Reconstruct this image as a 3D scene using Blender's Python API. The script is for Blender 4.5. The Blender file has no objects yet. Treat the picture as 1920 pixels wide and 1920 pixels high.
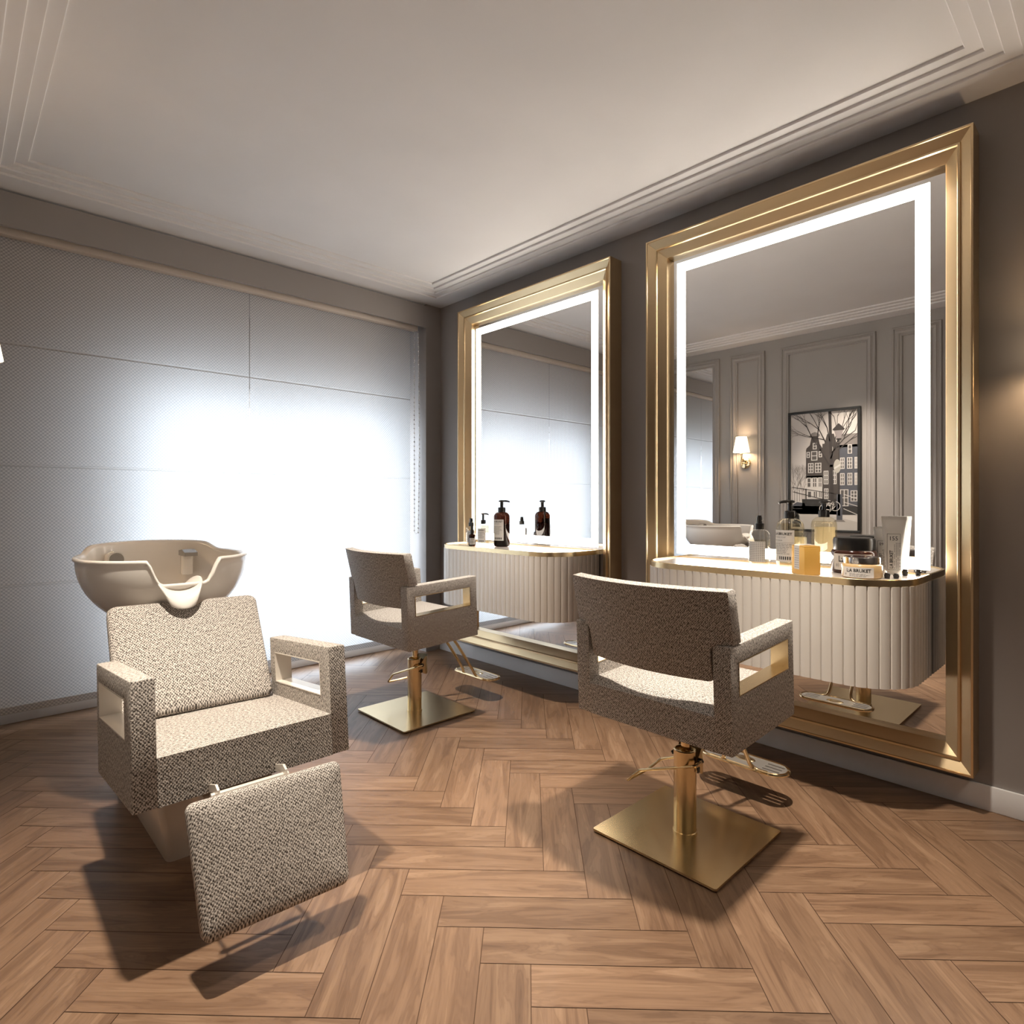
import bpy, bmesh, math, random
from mathutils import Vector, Matrix
R = math.radians
random.seed(7)
SC = bpy.context.scene
COL = SC.collection

# ------------------------------------------------------------------ materials
def new_mat(name):
    m = bpy.data.materials.new(name); m.use_nodes = True
    nt = m.node_tree
    return m, nt, nt.nodes['Principled BSDF']

def P(name, col, rough=.5, metal=0, **kw):
    m, nt, b = new_mat(name)
    b.inputs['Base Color'].default_value = (*col, 1)
    b.inputs['Roughness'].default_value = rough
    b.inputs['Metallic'].default_value = metal
    for k, v in kw.items():
        b.inputs[k.replace('_', ' ')].default_value = v
    return m

def N(nt, t, **kw):
    n = nt.nodes.new(t)
    for k, v in kw.items():
        if k in n.inputs: n.inputs[k].default_value = v
        else: setattr(n, k, v)
    return n

def L(nt, a, b): nt.links.new(a, b)

def ramp(nt, fac, stops):
    r = nt.nodes.new('ShaderNodeValToRGB')
    e = r.color_ramp.elements
    while len(e) < len(stops): e.new(.5)
    for x, (p, c) in zip(e, stops):
        x.position = p; x.color = (*c, 1)
    L(nt, fac, r.inputs[0]); return r.outputs[0]

def math_n(nt, op, a, b=None, c=None):
    n = nt.nodes.new('ShaderNodeMath'); n.operation = op
    for i, v in enumerate((a, b, c)):
        if v is None: continue
        if isinstance(v, (int, float)): n.inputs[i].default_value = v
        else: L(nt, v, n.inputs[i])
    return n.outputs[0]

def paint(name, col, rough=.6, bump=.02):
    m, nt, b = new_mat(name)
    tc = N(nt, 'ShaderNodeTexCoord'); no = N(nt, 'ShaderNodeTexNoise', Scale=2.5, Detail=4.0)
    L(nt, tc.outputs['Object'], no.inputs['Vector'])
    d = tuple(c * .95 for c in col)
    L(nt, ramp(nt, no.outputs['Fac'], [(.3, d), (.7, col)]), b.inputs['Base Color'])
    b.inputs['Roughness'].default_value = rough
    n2 = N(nt, 'ShaderNodeTexNoise', Scale=180.0, Detail=2.0)
    L(nt, tc.outputs['Object'], n2.inputs['Vector'])
    bp = N(nt, 'ShaderNodeBump', Strength=bump, Distance=.002)
    L(nt, n2.outputs['Fac'], bp.inputs['Height']); L(nt, bp.outputs['Normal'], b.inputs['Normal'])
    return m

def tweed(name, dark, light, pitch=.0062, strength=.6):
    """woven upholstery on metre-true box UVs: a stitch lattice broken up by noise"""
    m, nt, b = new_mat(name)
    uv = N(nt, 'ShaderNodeUVMap'); sep = N(nt, 'ShaderNodeSeparateXYZ')
    nz = N(nt, 'ShaderNodeTexNoise', Scale=150.0, Detail=2.0); L(nt, uv.outputs[0], nz.inputs['Vector'])
    add = N(nt, 'ShaderNodeVectorMath', operation='SCALE'); add.inputs[3].default_value = .0075
    L(nt, nz.outputs['Color'], add.inputs[0])
    ad2 = N(nt, 'ShaderNodeVectorMath', operation='ADD')
    L(nt, uv.outputs[0], ad2.inputs[0]); L(nt, add.outputs[0], ad2.inputs[1]); L(nt, ad2.outputs[0], sep.inputs[0])
    k = 2 * math.pi / pitch
    u = math_n(nt, 'MULTIPLY', sep.outputs[0], k); v = math_n(nt, 'MULTIPLY', sep.outputs[1], k * .9)
    s = math_n(nt, 'MULTIPLY', math_n(nt, 'SINE', u), math_n(nt, 'SINE', v))
    w = math_n(nt, 'MULTIPLY_ADD', s, .32, .5)
    n2 = N(nt, 'ShaderNodeTexNoise', Scale=270.0, Detail=1.5)
    mp = N(nt, 'ShaderNodeMapping'); mp.inputs['Scale'].default_value = (1, .45, 1)
    L(nt, uv.outputs[0], mp.inputs[0]); L(nt, mp.outputs[0], n2.inputs['Vector'])
    f = math_n(nt, 'ADD', math_n(nt, 'MULTIPLY', w, .46), math_n(nt, 'MULTIPLY', n2.outputs['Fac'], .54))
    mid = tuple((a + c) / 2 for a, c in zip(dark, light))
    L(nt, ramp(nt, f, [(.38, dark), (.5, mid), (.62, light)]), b.inputs['Base Color'])
    b.inputs['Roughness'].default_value = .9
    b.inputs['Specular IOR Level'].default_value = .2
    bp = N(nt, 'ShaderNodeBump', Strength=strength, Distance=.0018)
    L(nt, f, bp.inputs['Height']); L(nt, bp.outputs['Normal'], b.inputs['Normal'])
    return m

def brushed(name, col, rough=.27, scale=(6, 420, 420), amt=.12):
    m, nt, b = new_mat(name)
    tc = N(nt, 'ShaderNodeTexCoord'); mp = N(nt, 'ShaderNodeMapping'); mp.inputs['Scale'].default_value = scale
    no = N(nt, 'ShaderNodeTexNoise', Scale=1.0, Detail=3.0)
    L(nt, tc.outputs['UV'], mp.inputs[0]); L(nt, mp.outputs[0], no.inputs['Vector'])
    b.inputs['Base Color'].default_value = (*col, 1); b.inputs['Metallic'].default_value = 1
    rg = math_n(nt, 'MULTIPLY_ADD', no.outputs['Fac'], .10, rough - .05)
    L(nt, rg, b.inputs['Roughness'])
    bp = N(nt, 'ShaderNodeBump', Strength=amt, Distance=.001)
    L(nt, no.outputs['Fac'], bp.inputs['Height']); L(nt, bp.outputs['Normal'], b.inputs['Normal'])
    return m

def emit(name, col, s):
    m, nt, b = new_mat(name)
    b.inputs['Base Color'].default_value = (.8, .8, .8, 1)
    b.inputs['Emission Color'].default_value = (*col, 1); b.inputs['Emission Strength'].default_value = s
    return m

def glassy(name, col, rough=.02):
    """thin-walled tinted glass/plastic that still lets light through (fresnel gloss over tinted transparency)"""
    m, nt, b = new_mat(name); nt.nodes.remove(b)
    out = nt.nodes['Material Output']
    tr = N(nt, 'ShaderNodeBsdfTransparent'); tr.inputs[0].default_value = (*col, 1)
    gl = N(nt, 'ShaderNodeBsdfGlossy'); gl.inputs['Roughness'].default_value = rough
    lw = N(nt, 'ShaderNodeLayerWeight'); lw.inputs[0].default_value = .5
    fc = math_n(nt, 'MULTIPLY_ADD', math_n(nt, 'POWER', lw.outputs['Facing'], 4.0), .22, .035)
    mx = N(nt, 'ShaderNodeMixShader')
    L(nt, fc, mx.inputs[0]); L(nt, tr.outputs[0], mx.inputs[1]); L(nt, gl.outputs[0], mx.inputs[2])
    L(nt, mx.outputs[0], out.inputs[0])
    return m

def blind_fabric():
    m, nt, b = new_mat('blind_weave'); nt.nodes.remove(b)
    out = nt.nodes['Material Output']
    uv = N(nt, 'ShaderNodeUVMap'); sep = N(nt, 'ShaderNodeSeparateXYZ'); L(nt, uv.outputs[0], sep.inputs[0])
    k = 2 * math.pi / .0185
    a = math_n(nt, 'SINE', math_n(nt, 'MULTIPLY', sep.outputs[0], k)); c = math_n(nt, 'SINE', math_n(nt, 'MULTIPLY', sep.outputs[1], k))
    f = math_n(nt, 'MULTIPLY_ADD', math_n(nt, 'MULTIPLY', a, c), .5, .5)
    nz = N(nt, 'ShaderNodeTexNoise', Scale=60.0, Detail=2.0); L(nt, uv.outputs[0], nz.inputs['Vector'])
    f = math_n(nt, 'ADD', math_n(nt, 'MULTIPLY', f, .8), math_n(nt, 'MULTIPLY', nz.outputs['Fac'], .2))
    col = ramp(nt, f, [(.25, BLIND_D), (.75, BLIND_L)])
    di = N(nt, 'ShaderNodeBsdfDiffuse'); tl = N(nt, 'ShaderNodeBsdfTranslucent')
    L(nt, col, di.inputs[0]); tl.inputs[0].default_value = (.66, .66, .66, 1)
    bp = N(nt, 'ShaderNodeBump', Strength=.35, Distance=.003); L(nt, f, bp.inputs['Height']); L(nt, bp.outputs[0], di.inputs['Normal'])
    mx = N(nt, 'ShaderNodeMixShader'); mx.inputs[0].default_value = .35
    L(nt, di.outputs[0], mx.inputs[1]); L(nt, tl.outputs[0], mx.inputs[2]); L(nt, mx.outputs[0], out.inputs[0])
    return m

def wood_floor():
    m, nt, b = new_mat('oak_herringbone')
    uv = N(nt, 'ShaderNodeUVMap'); at = N(nt, 'ShaderNodeAttribute'); at.attribute_name = 'tone'
    sp = N(nt, 'ShaderNodeSeparateColor'); L(nt, at.outputs['Color'], sp.inputs[0])
    mp = N(nt, 'ShaderNodeMapping'); mp.inputs['Scale'].default_value = (1.6, 13, 1); L(nt, uv.outputs[0], mp.inputs[0])
    n1 = N(nt, 'ShaderNodeTexNoise', Scale=1.6, Detail=5.0, Distortion=1.2); L(nt, mp.outputs[0], n1.inputs['Vector'])
    mp2 = N(nt, 'ShaderNodeMapping'); mp2.inputs['Scale'].default_value = (5, 150, 1); L(nt, uv.outputs[0], mp2.inputs[0])
    n2 = N(nt, 'ShaderNodeTexNoise', Scale=1.0, Detail=3.0); L(nt, mp2.outputs[0], n2.inputs['Vector'])
    # cathedral figure: rings of a stretched, distorted field
    rg = math_n(nt, 'SINE', math_n(nt, 'MULTIPLY', n1.outputs['Fac'], 42.0))
    rg = math_n(nt, 'MULTIPLY_ADD', rg, .5, .5)
    base = ramp(nt, n1.outputs['Fac'], [(.28, WOOD_D), (.5, WOOD_M), (.72, WOOD_L)])
    mx = N(nt, 'ShaderNodeMix', data_type='RGBA', blend_type='MULTIPLY'); mx.inputs[0].default_value = .5
    L(nt, base, mx.inputs[6]); L(nt, ramp(nt, rg, [(0, (.72, .68, .64)), (.35, (1, 1, 1))]), mx.inputs[7])
    m3 = N(nt, 'ShaderNodeMix', data_type='RGBA', blend_type='MULTIPLY'); m3.inputs[0].default_value = .55
    L(nt, mx.outputs[2], m3.inputs[6]); L(nt, ramp(nt, n2.outputs['Fac'], [(.3, (.74, .7, .66)), (.55, (1, 1, 1))]), m3.inputs[7])
    m4 = N(nt, 'ShaderNodeMix', data_type='RGBA', blend_type='MULTIPLY'); m4.inputs[0].default_value = 1
    L(nt, m3.outputs[2], m4.inputs[6]); L(nt, ramp(nt, sp.outputs[0], [(0, (.76, .75, .74)), (1, (1.0, 1.0, 1.0))]), m4.inputs[7])
    L(nt, m4.outputs[2], b.inputs['Base Color'])
    b.inputs['Roughness'].default_value = .38
    L(nt, math_n(nt, 'MULTIPLY_ADD', n2.outputs['Fac'], .2, .3), b.inputs['Roughness'])
    b.inputs['Specular IOR Level'].default_value = .42
    bp = N(nt, 'ShaderNodeBump', Strength=.12, Distance=.001); L(nt, n2.outputs['Fac'], bp.inputs['Height']); L(nt, bp.outputs[0], b.inputs['Normal'])
    return m

BLIND_D, BLIND_L = (.26, .215, .175), (.66, .585, .51)
WOOD_D, WOOD_M, WOOD_L = (.145, .081, .047), (.215, .127, .076), (.285, .180, .112)
M = {}
M['wall'] = paint('taupe_wall', (.30, .272, .258), .55)
M['wall_l'] = paint('taupe_panelling', (.31, .284, .268), .5)
M['ceiling'] = paint('ceiling_white', (.70, .68, .672), .7)
M['white'] = paint('white_trim', (.78, .77, .77), .4, .01)
M['floor'] = wood_floor()
M['joint'] = P('plank_joint', (.07, .035, .018), .9)
M['tweed'] = tweed('grey_tweed', (.07, .061, .056), (.68, .63, .58), .0066)
M['tweed_s'] = tweed('beige_tweed', (.062, .052, .045), (.66, .605, .55), .0086, .8)
M['blind'] = blind_fabric()
M['gold'] = P('satin_gold', (.74, .59, .36), .26, 1)
M['goldframe'] = brushed('brushed_gold_frame', (.70, .54, .33), .32, (2, 420, 1), .03)
M['goldp'] = P('polished_gold', (.80, .63, .38), .14, 1)
M['black'] = P('black_plastic', (.012, .011, .011), .3)
M['blackm'] = P('black_metal', (.02, .019, .019), .4, .4)
M['mirror'] = P('mirror_silver', (.86, .86, .86), 0, 1)
M['led'] = emit('led_light', (1, .90, .78), 16)
M['flute'] = paint('greige_lacquer', (.70, .655, .605), .35, .005)
M['stone'] = P('polished_stone', (.50, .46, .43), .22)
M['ceramic'] = P('warm_white_ceramic', (.76, .72, .67), .16, 0)
M['gel'] = P('pale_gel', (.68, .64, .59), .3)
M['ivory'] = P('ivory_metal', (.74, .69, .62), .28, .2)
M['chrome'] = P('chrome', (.8, .8, .8), .12, 1)
M['chromeg'] = P('grey_metal', (.34, .315, .29), .38, .6)
M['headrail'] = paint('beige_headrail', (.62, .54, .47), .5, .005)
M['shade'] = emit('lamp_shade_cloth', (1, .78, .5), 2.6)
M['pane'] = glassy('window_pane', (.97, .98, .98))
M['clear'] = glassy('clear_bottle', (.98, .98, .965), .03)
M['straw'] = glassy('straw_liquid_bottle', (.97, .945, .875), .04)
M['amber'] = glassy('amber_bottle', (.20, .085, .05), .04)
M['amberl'] = P('amber_liquid', (.05, .018, .010), .25)
M['label'] = P('paper_label', (.66, .63, .60), .7)
M['tube'] = P('pale_tube', (.80, .77, .72), .45)
M['ink'] = P('black_ink', (.02, .02, .02), .7)
M['inkg'] = P('grey_ink', (.28, .27, .26), .7)
M['yellow'] = P('gold_carton', (.70, .40, .09), .4, .25)
M['goldjar'] = P('honey_jar', (.62, .43, .22), .2)
M['amberjar'] = P('dark_jar', (.06, .018, .012), .15)
M['silver'] = P('silver_lid', (.75, .74, .73), .16, 1)
M['pframe'] = P('black_frame', (.008, .008, .008), .35)
GREY = {k: P('print_' + k, c, .6) for k, c in dict(sky=(.50, .46, .43), house=(.045, .036, .032), blue=(.06, .062, .075), white=(.48, .45, .42),
        pane=(.075, .066, .062), branch=(.028, .022, .02), mist=(.22, .19, .185), quay=(.40, .37, .34), water=(.02, .018, .017), roof=(.17, .15, .14), sign=(.34, .32, .28)).items()}

# ------------------------------------------------------------------ mesh helpers
def link(o, parent=None):
    COL.objects.link(o)
    if parent is not None: o.parent = parent
    return o

def finish(name, bm, mats, parent=None, smooth=35, uv=True, origin=None):
    bmesh.ops.recalc_face_normals(bm, faces=bm.faces[:])
    if origin is not None:
        bmesh.ops.translate(bm, verts=bm.verts[:], vec=-Vector(origin))
    if uv:
        lay = bm.loops.layers.uv.active or bm.loops.layers.uv.new('UVMap')
        for f in bm.faces:
            n = f.normal; a = max(range(3), key=lambda i: abs(n[i]))
            i, j = ((1, 2), (0, 2), (0, 1))[a]
            for lp in f.loops:
                c = lp.vert.co; lp[lay].uv = (c[i], c[j])
    me = bpy.data.meshes.new(name); bm.to_mesh(me); bm.free()
    for m in (mats if isinstance(mats, (list, tuple)) else [mats]): me.materials.append(m)
    if smooth:
        me.polygons.foreach_set('use_smooth', [True] * len(me.polygons))
        me.set_sharp_from_angle(angle=R(smooth))
    o = bpy.data.objects.new(name, me)
    link(o, parent)
    if origin is not None and parent is None: o.location = origin
    return o

def tag(o, label, cat, group=None):
    o['label'] = label; o['category'] = cat
    if group: o['group'] = group
    return o

def empty(name, loc, label, cat, group=None, rz=0):
    o = bpy.data.objects.new(name, None); COL.objects.link(o)
    o.location = loc; o.rotation_euler = (0, 0, rz); o.empty_display_size = .1
    return tag(o, label, cat, group)

def struct(o):
    o['kind'] = 'structure'; return o

def box(bm, lo, hi, bev=0, seg=2, T=None, mi=0):
    vs = [bm.verts.new((x, y, z)) for x in (lo[0], hi[0]) for y in (lo[1], hi[1]) for z in (lo[2], hi[2])]
    fs = [bm.faces.new([vs[i] for i in q]) for q in ((0, 1, 3, 2), (4, 6, 7, 5), (0, 4, 5, 1), (2, 3, 7, 6), (0, 2, 6, 4), (1, 5, 7, 3))]
    for f in fs: f.material_index = mi
    allv = vs
    if bev:
        es = list({e for f in fs for e in f.edges})
        r = bmesh.ops.bevel(bm, geom=es, offset=bev, segments=seg, profile=.5, affect='EDGES')
        allv = list({v for f in r['faces'] for v in f.verts} | {v for v in vs if v.is_valid})
    if T:
        for v in allv: v.co = T(v.co)
    return allv

def bevel_sharp(bm, off, ang=40, seg=2, verts=None):
    es = [e for e in bm.edges if len(e.link_faces) == 2 and e.calc_face_angle(0) > R(ang)]
    if es: bmesh.ops.bevel(bm, geom=es, offset=off, segments=seg, profile=.5, affect='EDGES', clamp_overlap=True)

def tube(bm, pts, r, n=10, closed=False, mi=0, cap=True):
    pts = [Vector(p) for p in pts]; m = len(pts); rings = []
    up = Vector((0, 0, 1))
    for i, p in enumerate(pts):
        if closed: t = pts[(i + 1) % m] - pts[i - 1]
        else: t = pts[min(i + 1, m - 1)] - pts[max(i - 1, 0)]
        t.normalize()
        if i == 0:
            a = t.cross(up) if abs(t.z) < .95 else t.cross(Vector((1, 0, 0)))
        else:
            a = a - t * a.dot(t)
        a.normalize(); b = t.cross(a)
        rr = r[i] if isinstance(r, (list, tuple)) else r
        rings.append([bm.verts.new(p + (a * math.cos(2 * math.pi * k / n) + b * math.sin(2 * math.pi * k / n)) * rr) for k in range(n)])
    for i in range(m if closed else m - 1):
        A, B = rings[i], rings[(i + 1) % m]
        for k in range(n):
            f = bm.faces.new((A[k], A[(k + 1) % n], B[(k + 1) % n], B[k])); f.material_index = mi
    if cap and not closed:
        for rg in (rings[0][::-1], rings[-1]):
            f = bm.faces.new(rg); f.material_index = mi

def smooth_path(pts, k=6):
    """Catmull-Rom through the points"""
    pts = [Vector(p) for p in pts]; q = [pts[0]] + pts + [pts[-1]]; out = []
    for i in range(1, len(q) - 2):
        p0, p1, p2, p3 = q[i - 1:i + 3]
        for s in range(k):
            t = s / k
            out.append(.5 * ((2 * p1) + (p2 - p0) * t + (2 * p0 - 5 * p1 + 4 * p2 - p3) * t * t + (3 * p1 - p0 - 3 * p2 + p3) * t ** 3))
    return out + [pts[-1]]

def round_corners(pts, r, k=5):
    pts = [Vector(p) for p in pts]; out = [pts[0]]
    for i in range(1, len(pts) - 1):
        a, p, b = pts[i - 1], pts[i], pts[i + 1]
        d1 = (a - p).normalized(); d2 = (b - p).normalized()
        rr = min(r, (a - p).length * .45, (b - p).length * .45)
        s, e = p + d1 * rr, p + d2 * rr
        for j in range(k + 1):
            t = j / k; out.append(s * (1 - t) ** 2 + p * 2 * t * (1 - t) + e * t * t)
    return out + [pts[-1]]

def lathe(bm, prof, n=32, c=(0, 0), mi=0, close=True):
    """prof: list of (r,z) bottom to top, around the vertical axis through c"""
    rings = []
    for r, z in prof:
        if r < 1e-6: rings.append([bm.verts.new((c[0], c[1], z))])
        else: rings.append([bm.verts.new((c[0] + r * math.cos(2 * math.pi * k / n), c[1] + r * math.sin(2 * math.pi * k / n), z)) for k in range(n)])
    for A, B in zip(rings, rings[1:]):
        for k in range(n):
            if len(A) == 1 and len(B) == 1: continue
            if len(A) == 1: f = bm.faces.new((A[0], B[(k + 1) % n], B[k]))
            elif len(B) == 1: f = bm.faces.new((A[k], A[(k + 1) % n], B[0]))
            else: f = bm.faces.new((A[k], A[(k + 1) % n], B[(k + 1) % n], B[k]))
            f.material_index = mi
    if close:
        for rg, fl in ((rings[0], True), (rings[-1], False)):
            if len(rg) > 2:
                f = bm.faces.new(rg[::-1] if fl else rg); f.material_index = mi

def prism(bm, outline, a, b, mi=0):
    """outline: list of 2-D points -> functions a(p), b(p) give the two 3-D end faces"""
    A = [bm.verts.new(a(p)) for p in outline]; B = [bm.verts.new(b(p)) for p in outline]
    n = len(outline)
    fs = [bm.faces.new(A[::-1]), bm.faces.new(B)]
    for i in range(n): fs.append(bm.faces.new((A[i], A[(i + 1) % n], B[(i + 1) % n], B[i])))
    for f in fs: f.material_index = mi
    return fs

def rounded_rect(x0, y0, x1, y1, r, k=6):
    pts = []
    for cx, cy, a0 in ((x1 - r, y0 + r, -90), (x1 - r, y1 - r, 0), (x0 + r, y1 - r, 90), (x0 + r, y0 + r, 180)):
        for i in range(k + 1):
            a = R(a0 + 90 * i / k); pts.append((cx + r * math.cos(a), cy + r * math.sin(a)))
    return pts

def copy_tree(o, parent=None):
    c = o.copy(); COL.objects.link(c)
    if parent is not None: c.parent = parent
    for ch in list(o.children): copy_tree(ch, c)
    return c

FONTS = {}
def text_mesh(s, size, bold=False):
    """list of (verts2d, faces) for a line of text, left-aligned at 0,0"""
    cu = bpy.data.curves.new('lettering', 'FONT'); cu.body = s; cu.size = size
    cu.resolution_u = 2
    if bold: cu.offset = size * .022
    o = bpy.data.objects.new('lettering', cu); COL.objects.link(o)
    bpy.context.view_layer.update()
    dg = bpy.context.evaluated_depsgraph_get(); me = o.evaluated_get(dg).to_mesh()
    vs = [(v.co.x, v.co.y) for v in me.vertices]; fs = [tuple(p.vertices) for p in me.polygons]
    o.evaluated_get(dg).to_mesh_clear(); bpy.data.objects.remove(o); bpy.data.curves.remove(cu)
    return vs, fs

def put_text(bm, s, size, fn, bold=False, width=None, mi=0, rot=False):
    """fn maps label coordinates (x to the right, y up) to 3-D"""
    vs, fs = text_mesh(s, size, bold)
    if not vs: return
    w = max(v[0] for v in vs)
    k = (width / w) if width else 1
    V = [bm.verts.new(fn(*((-y, x * k) if rot else (x * k, y)))) for x, y in vs]
    for f in fs:
        try:
            q = bm.faces.new([V[i] for i in f]); q.material_index = mi
        except ValueError: pass

def quad(bm, pts, mi=0):
    f = bm.faces.new([bm.verts.new(p) for p in pts]); f.material_index = mi; return f

# ------------------------------------------------------------------ room dimensions (metres; camera stands at x=y=0)
XW = 2.866      # right wall
YB = 3.845      # front plane of the window wall
XL = -.015      # left wall
YR = 4.10       # front of the window threshold
YW = 4.30       # face of the outer wall
H = 2.70

# floor: herringbone laid at 45 degrees, one mesh
def build_floor():
    bm = bmesh.new(); uvl = bm.loops.layers.uv.new('UVMap'); tone = bm.loops.layers.float_color.new('tone')
    w, Lp, g = .1278, .5535, .0011
    x0, x1, y0, y1 = -2.0, XW + .05, -1.7, YW + .02
    def w3(u, v, z): return ((u + v) / 2 ** .5, (v - u) / 2 ** .5, z)
    def plank(u0, v0, u1, v1, along_u):
        cx, cy, _ = w3((u0 + u1) / 2, (v0 + v1) / 2, 0)
        if not (x0 - .4 < cx < x1 + .4 and y0 - .4 < cy < y1 + .4): return
        vs = [bm.verts.new(w3(u, v, 0)) for u, v in ((u0 + g, v0 + g), (u1 - g, v0 + g), (u1 - g, v1 - g), (u0 + g, v1 - g))]
        f = bm.faces.new(vs); t = random.random(); ou, ov = random.random() * 40, random.random() * 40
        for lp, (a, b) in zip(f.loops, ((0, 0), (u1 - u0, 0), (u1 - u0, v1 - v0), (0, v1 - v0))):
            lp[uvl].uv = (a + ou, b + ov) if along_u else (b + ou, a + ov)
            lp[tone] = (t, random.random() * 0 + t, 0, 1)
    for i in range(-40, 41):
        for j in range(-12, 13):
            u = -1.058 - i * w + j * Lp; v = 1.342 + i * w + j * Lp
            plank(u, v, u + Lp, v + w, True); plank(u + Lp, v, u + Lp + w, v + Lp, False)
    for co, no in (((x0, 0, 0), (-1, 0, 0)), ((x1, 0, 0), (1, 0, 0)), ((0, y0, 0), (0, -1, 0)), ((0, y1, 0), (0, 1, 0))):
        bmesh.ops.bisect_plane(bm, geom=bm.verts[:] + bm.edges[:] + bm.faces[:], plane_co=co, plane_no=no, clear_outer=True)
    for z in (-.0015, -.03):
        f = quad(bm, [(x0, y0, z), (x1, y0, z), (x1, y1, z), (x0, y1, z)], 1)
        for lp in f.loops: lp[tone] = (0, 0, 0, 1)
    for f in bm.faces:
        if f.normal.z < 0: f.normal_flip()
    me = bpy.data.meshes.new('floor'); bm.to_mesh(me); bm.free()
    me.materials.append(M['floor']); me.materials.append(M['joint'])
    struct(link(bpy.data.objects.new('floor', me)))
build_floor()

# ceiling with a stepped tray
def build_ceiling():
    bm = bmesh.new()
    fx0, fx1, fy0, fy1 = XL, XW, .13, YB
    def ring(d, z): return [bm.verts.new(p) for p in ((fx0 + d, fy0 + d, z), (fx1 - d, fy0 + d, z), (fx1 - d, fy1 - d, z), (fx0 + d, fy1 - d, z))]
    z = H; rings = [ring(.0, z), ring(.156, z)]
    for k in range(4):
        d = .156 + .048 * k
        rings.append(ring(d + .003, z + .004)); rings.append(ring(d + .004, z + .011)); z += .011
        rings.append(ring(d + .048, z))
    for A, B in zip(rings, rings[1:]):
        for i in range(4): bm.faces.new((A[i], A[(i + 1) % 4], B[(i + 1) % 4], B[i]))
    bm.faces.new(rings[-1])
    # plain soffits: window recess and the area the camera stands in
    quad(bm, [(-.2, YB, H), (XW + .2, YB, H), (XW + .2, YW + .1, H), (-.2, YW + .1, H)])
    quad(bm, [(XW, fy0, H), (XW + .2, fy0, H), (XW + .2, YB, H), (XW, YB, H)])
    quad(bm, [(-2.05, -1.75, H), (XW + .2, -1.75, H), (XW + .2, fy0, H), (-2.05, fy0, H)])
    quad(bm, [(-2.05, fy0, H), (XL, fy0, H), (XL, YB, H), (-2.05, YB, H)])
    box(bm, (-2.1, -1.8, 2.82), (XW + .25, YW + .22, 2.9))
    struct(finish('ceiling', bm, M['ceiling'], smooth=0))
build_ceiling()

def sbox(name, lo, hi, mat, bev=0):
    bm = bmesh.new(); box(bm, lo, hi, bev); return struct(finish(name, bm, mat))
sbox('wall_right', (XW, -1.75, 0), (XW + .2, YW + .22, 2.83), M['wall'])
sbox('wall_left', (XL - .12, .95, 0), (XL, YW + .22, 2.83), M['wall_l'])
sbox('wall_front', (-2.1, -1.8, 0), (XW + .2, -1.7, 2.83), M['wall'])
sbox('wall_side', (-2.1, -1.75, 0), (-2.0, 1.05, 2.83), M['wall'])
sbox('wall_end', (-2.05, .95, 0), (XL - .12, 1.05, 2.83), M['wall'])
# window wall: back of the recess with the opening, pier at the right, hanging pelmet above
WX0, WX1, WZ1 = .70, 2.724, 1.95

bm = bmesh.new()
box(bm, (XL - .12, YW, 0), (WX0, YW + .22, 2.83)); box(bm, (WX1, YW, 0), (XW + .2, YW + .22, 2.83)); box(bm, (WX0, YW, WZ1), (WX1, YW + .22, 2.83))
struct(finish('wall_back', bm, M['wall']))
sbox('wall_pier', (2.724, YB, 0), (XW, YW, H), M['wall'])
sbox('trim_1', (XL, YB, 2.520), (2.724, YB + .02, 2.688), M['wall'])
sbox('baseboard_right', (XW - .012, -1.7, 0), (XW, YB, .095), M['white'], .003)
sbox('baseboard_left', (XL, .95, 0), (XL + .012, YB, .088), M['wall_l'], .003)

# sliding window behind the blinds
def build_window():
    root = bpy.data.objects.new('window_1', None); COL.objects.link(root); root.location = (1.625, YW, 0); root['kind'] = 'structure'
    o = root.location.copy()
    bm = bmesh.new(); y0, y1 = YW - .012, YW + .09
    box(bm, (WX0, y0, 0), (WX0 + .06, y1, WZ1), .004); box(bm, (WX1 - .06, y0, 0), (WX1, y1, WZ1), .004)
    box(bm, (WX0, y0, WZ1 - .06), (WX1, y1, WZ1), .004); box(bm, (WX0, y0, 0), (WX1, y1, .05), .004)
    finish('window_frame', bm, M['white'], root, origin=o)
    for (a, b, yy) in ((WX0 + .06, 1.70, YW + .02), (1.60, WX1 - .06, YW + .055)):
        bm = bmesh.new()
        s = .075
        box(bm, (a, yy, .05), (a + s, yy + .03, WZ1 - .06), .003); box(bm, (b - s, yy, .05), (b, yy + .03, WZ1 - .06), .003)
        box(bm, (a, yy, .05), (b, yy + .03, .13), .003); box(bm, (a, yy, WZ1 - .13), (b, yy + .03, WZ1 - .06), .003)
        sash = finish('sash', bm, M['white'], root, origin=o)
        bm = bmesh.new(); box(bm, (a + s - .01, yy + .012, .12), (b - s + .01, yy + .018, WZ1 - .12)); finish('pane', bm, M['pane'], sash, origin=o)
build_window()
sbox('trim_2', (XL, YR, 0), (2.724, YR + .05, .072), M['white'], .004)
sbox('trim_3', (XL, YR + .05, 0), (2.724, YW, .055), M['wall'])

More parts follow.
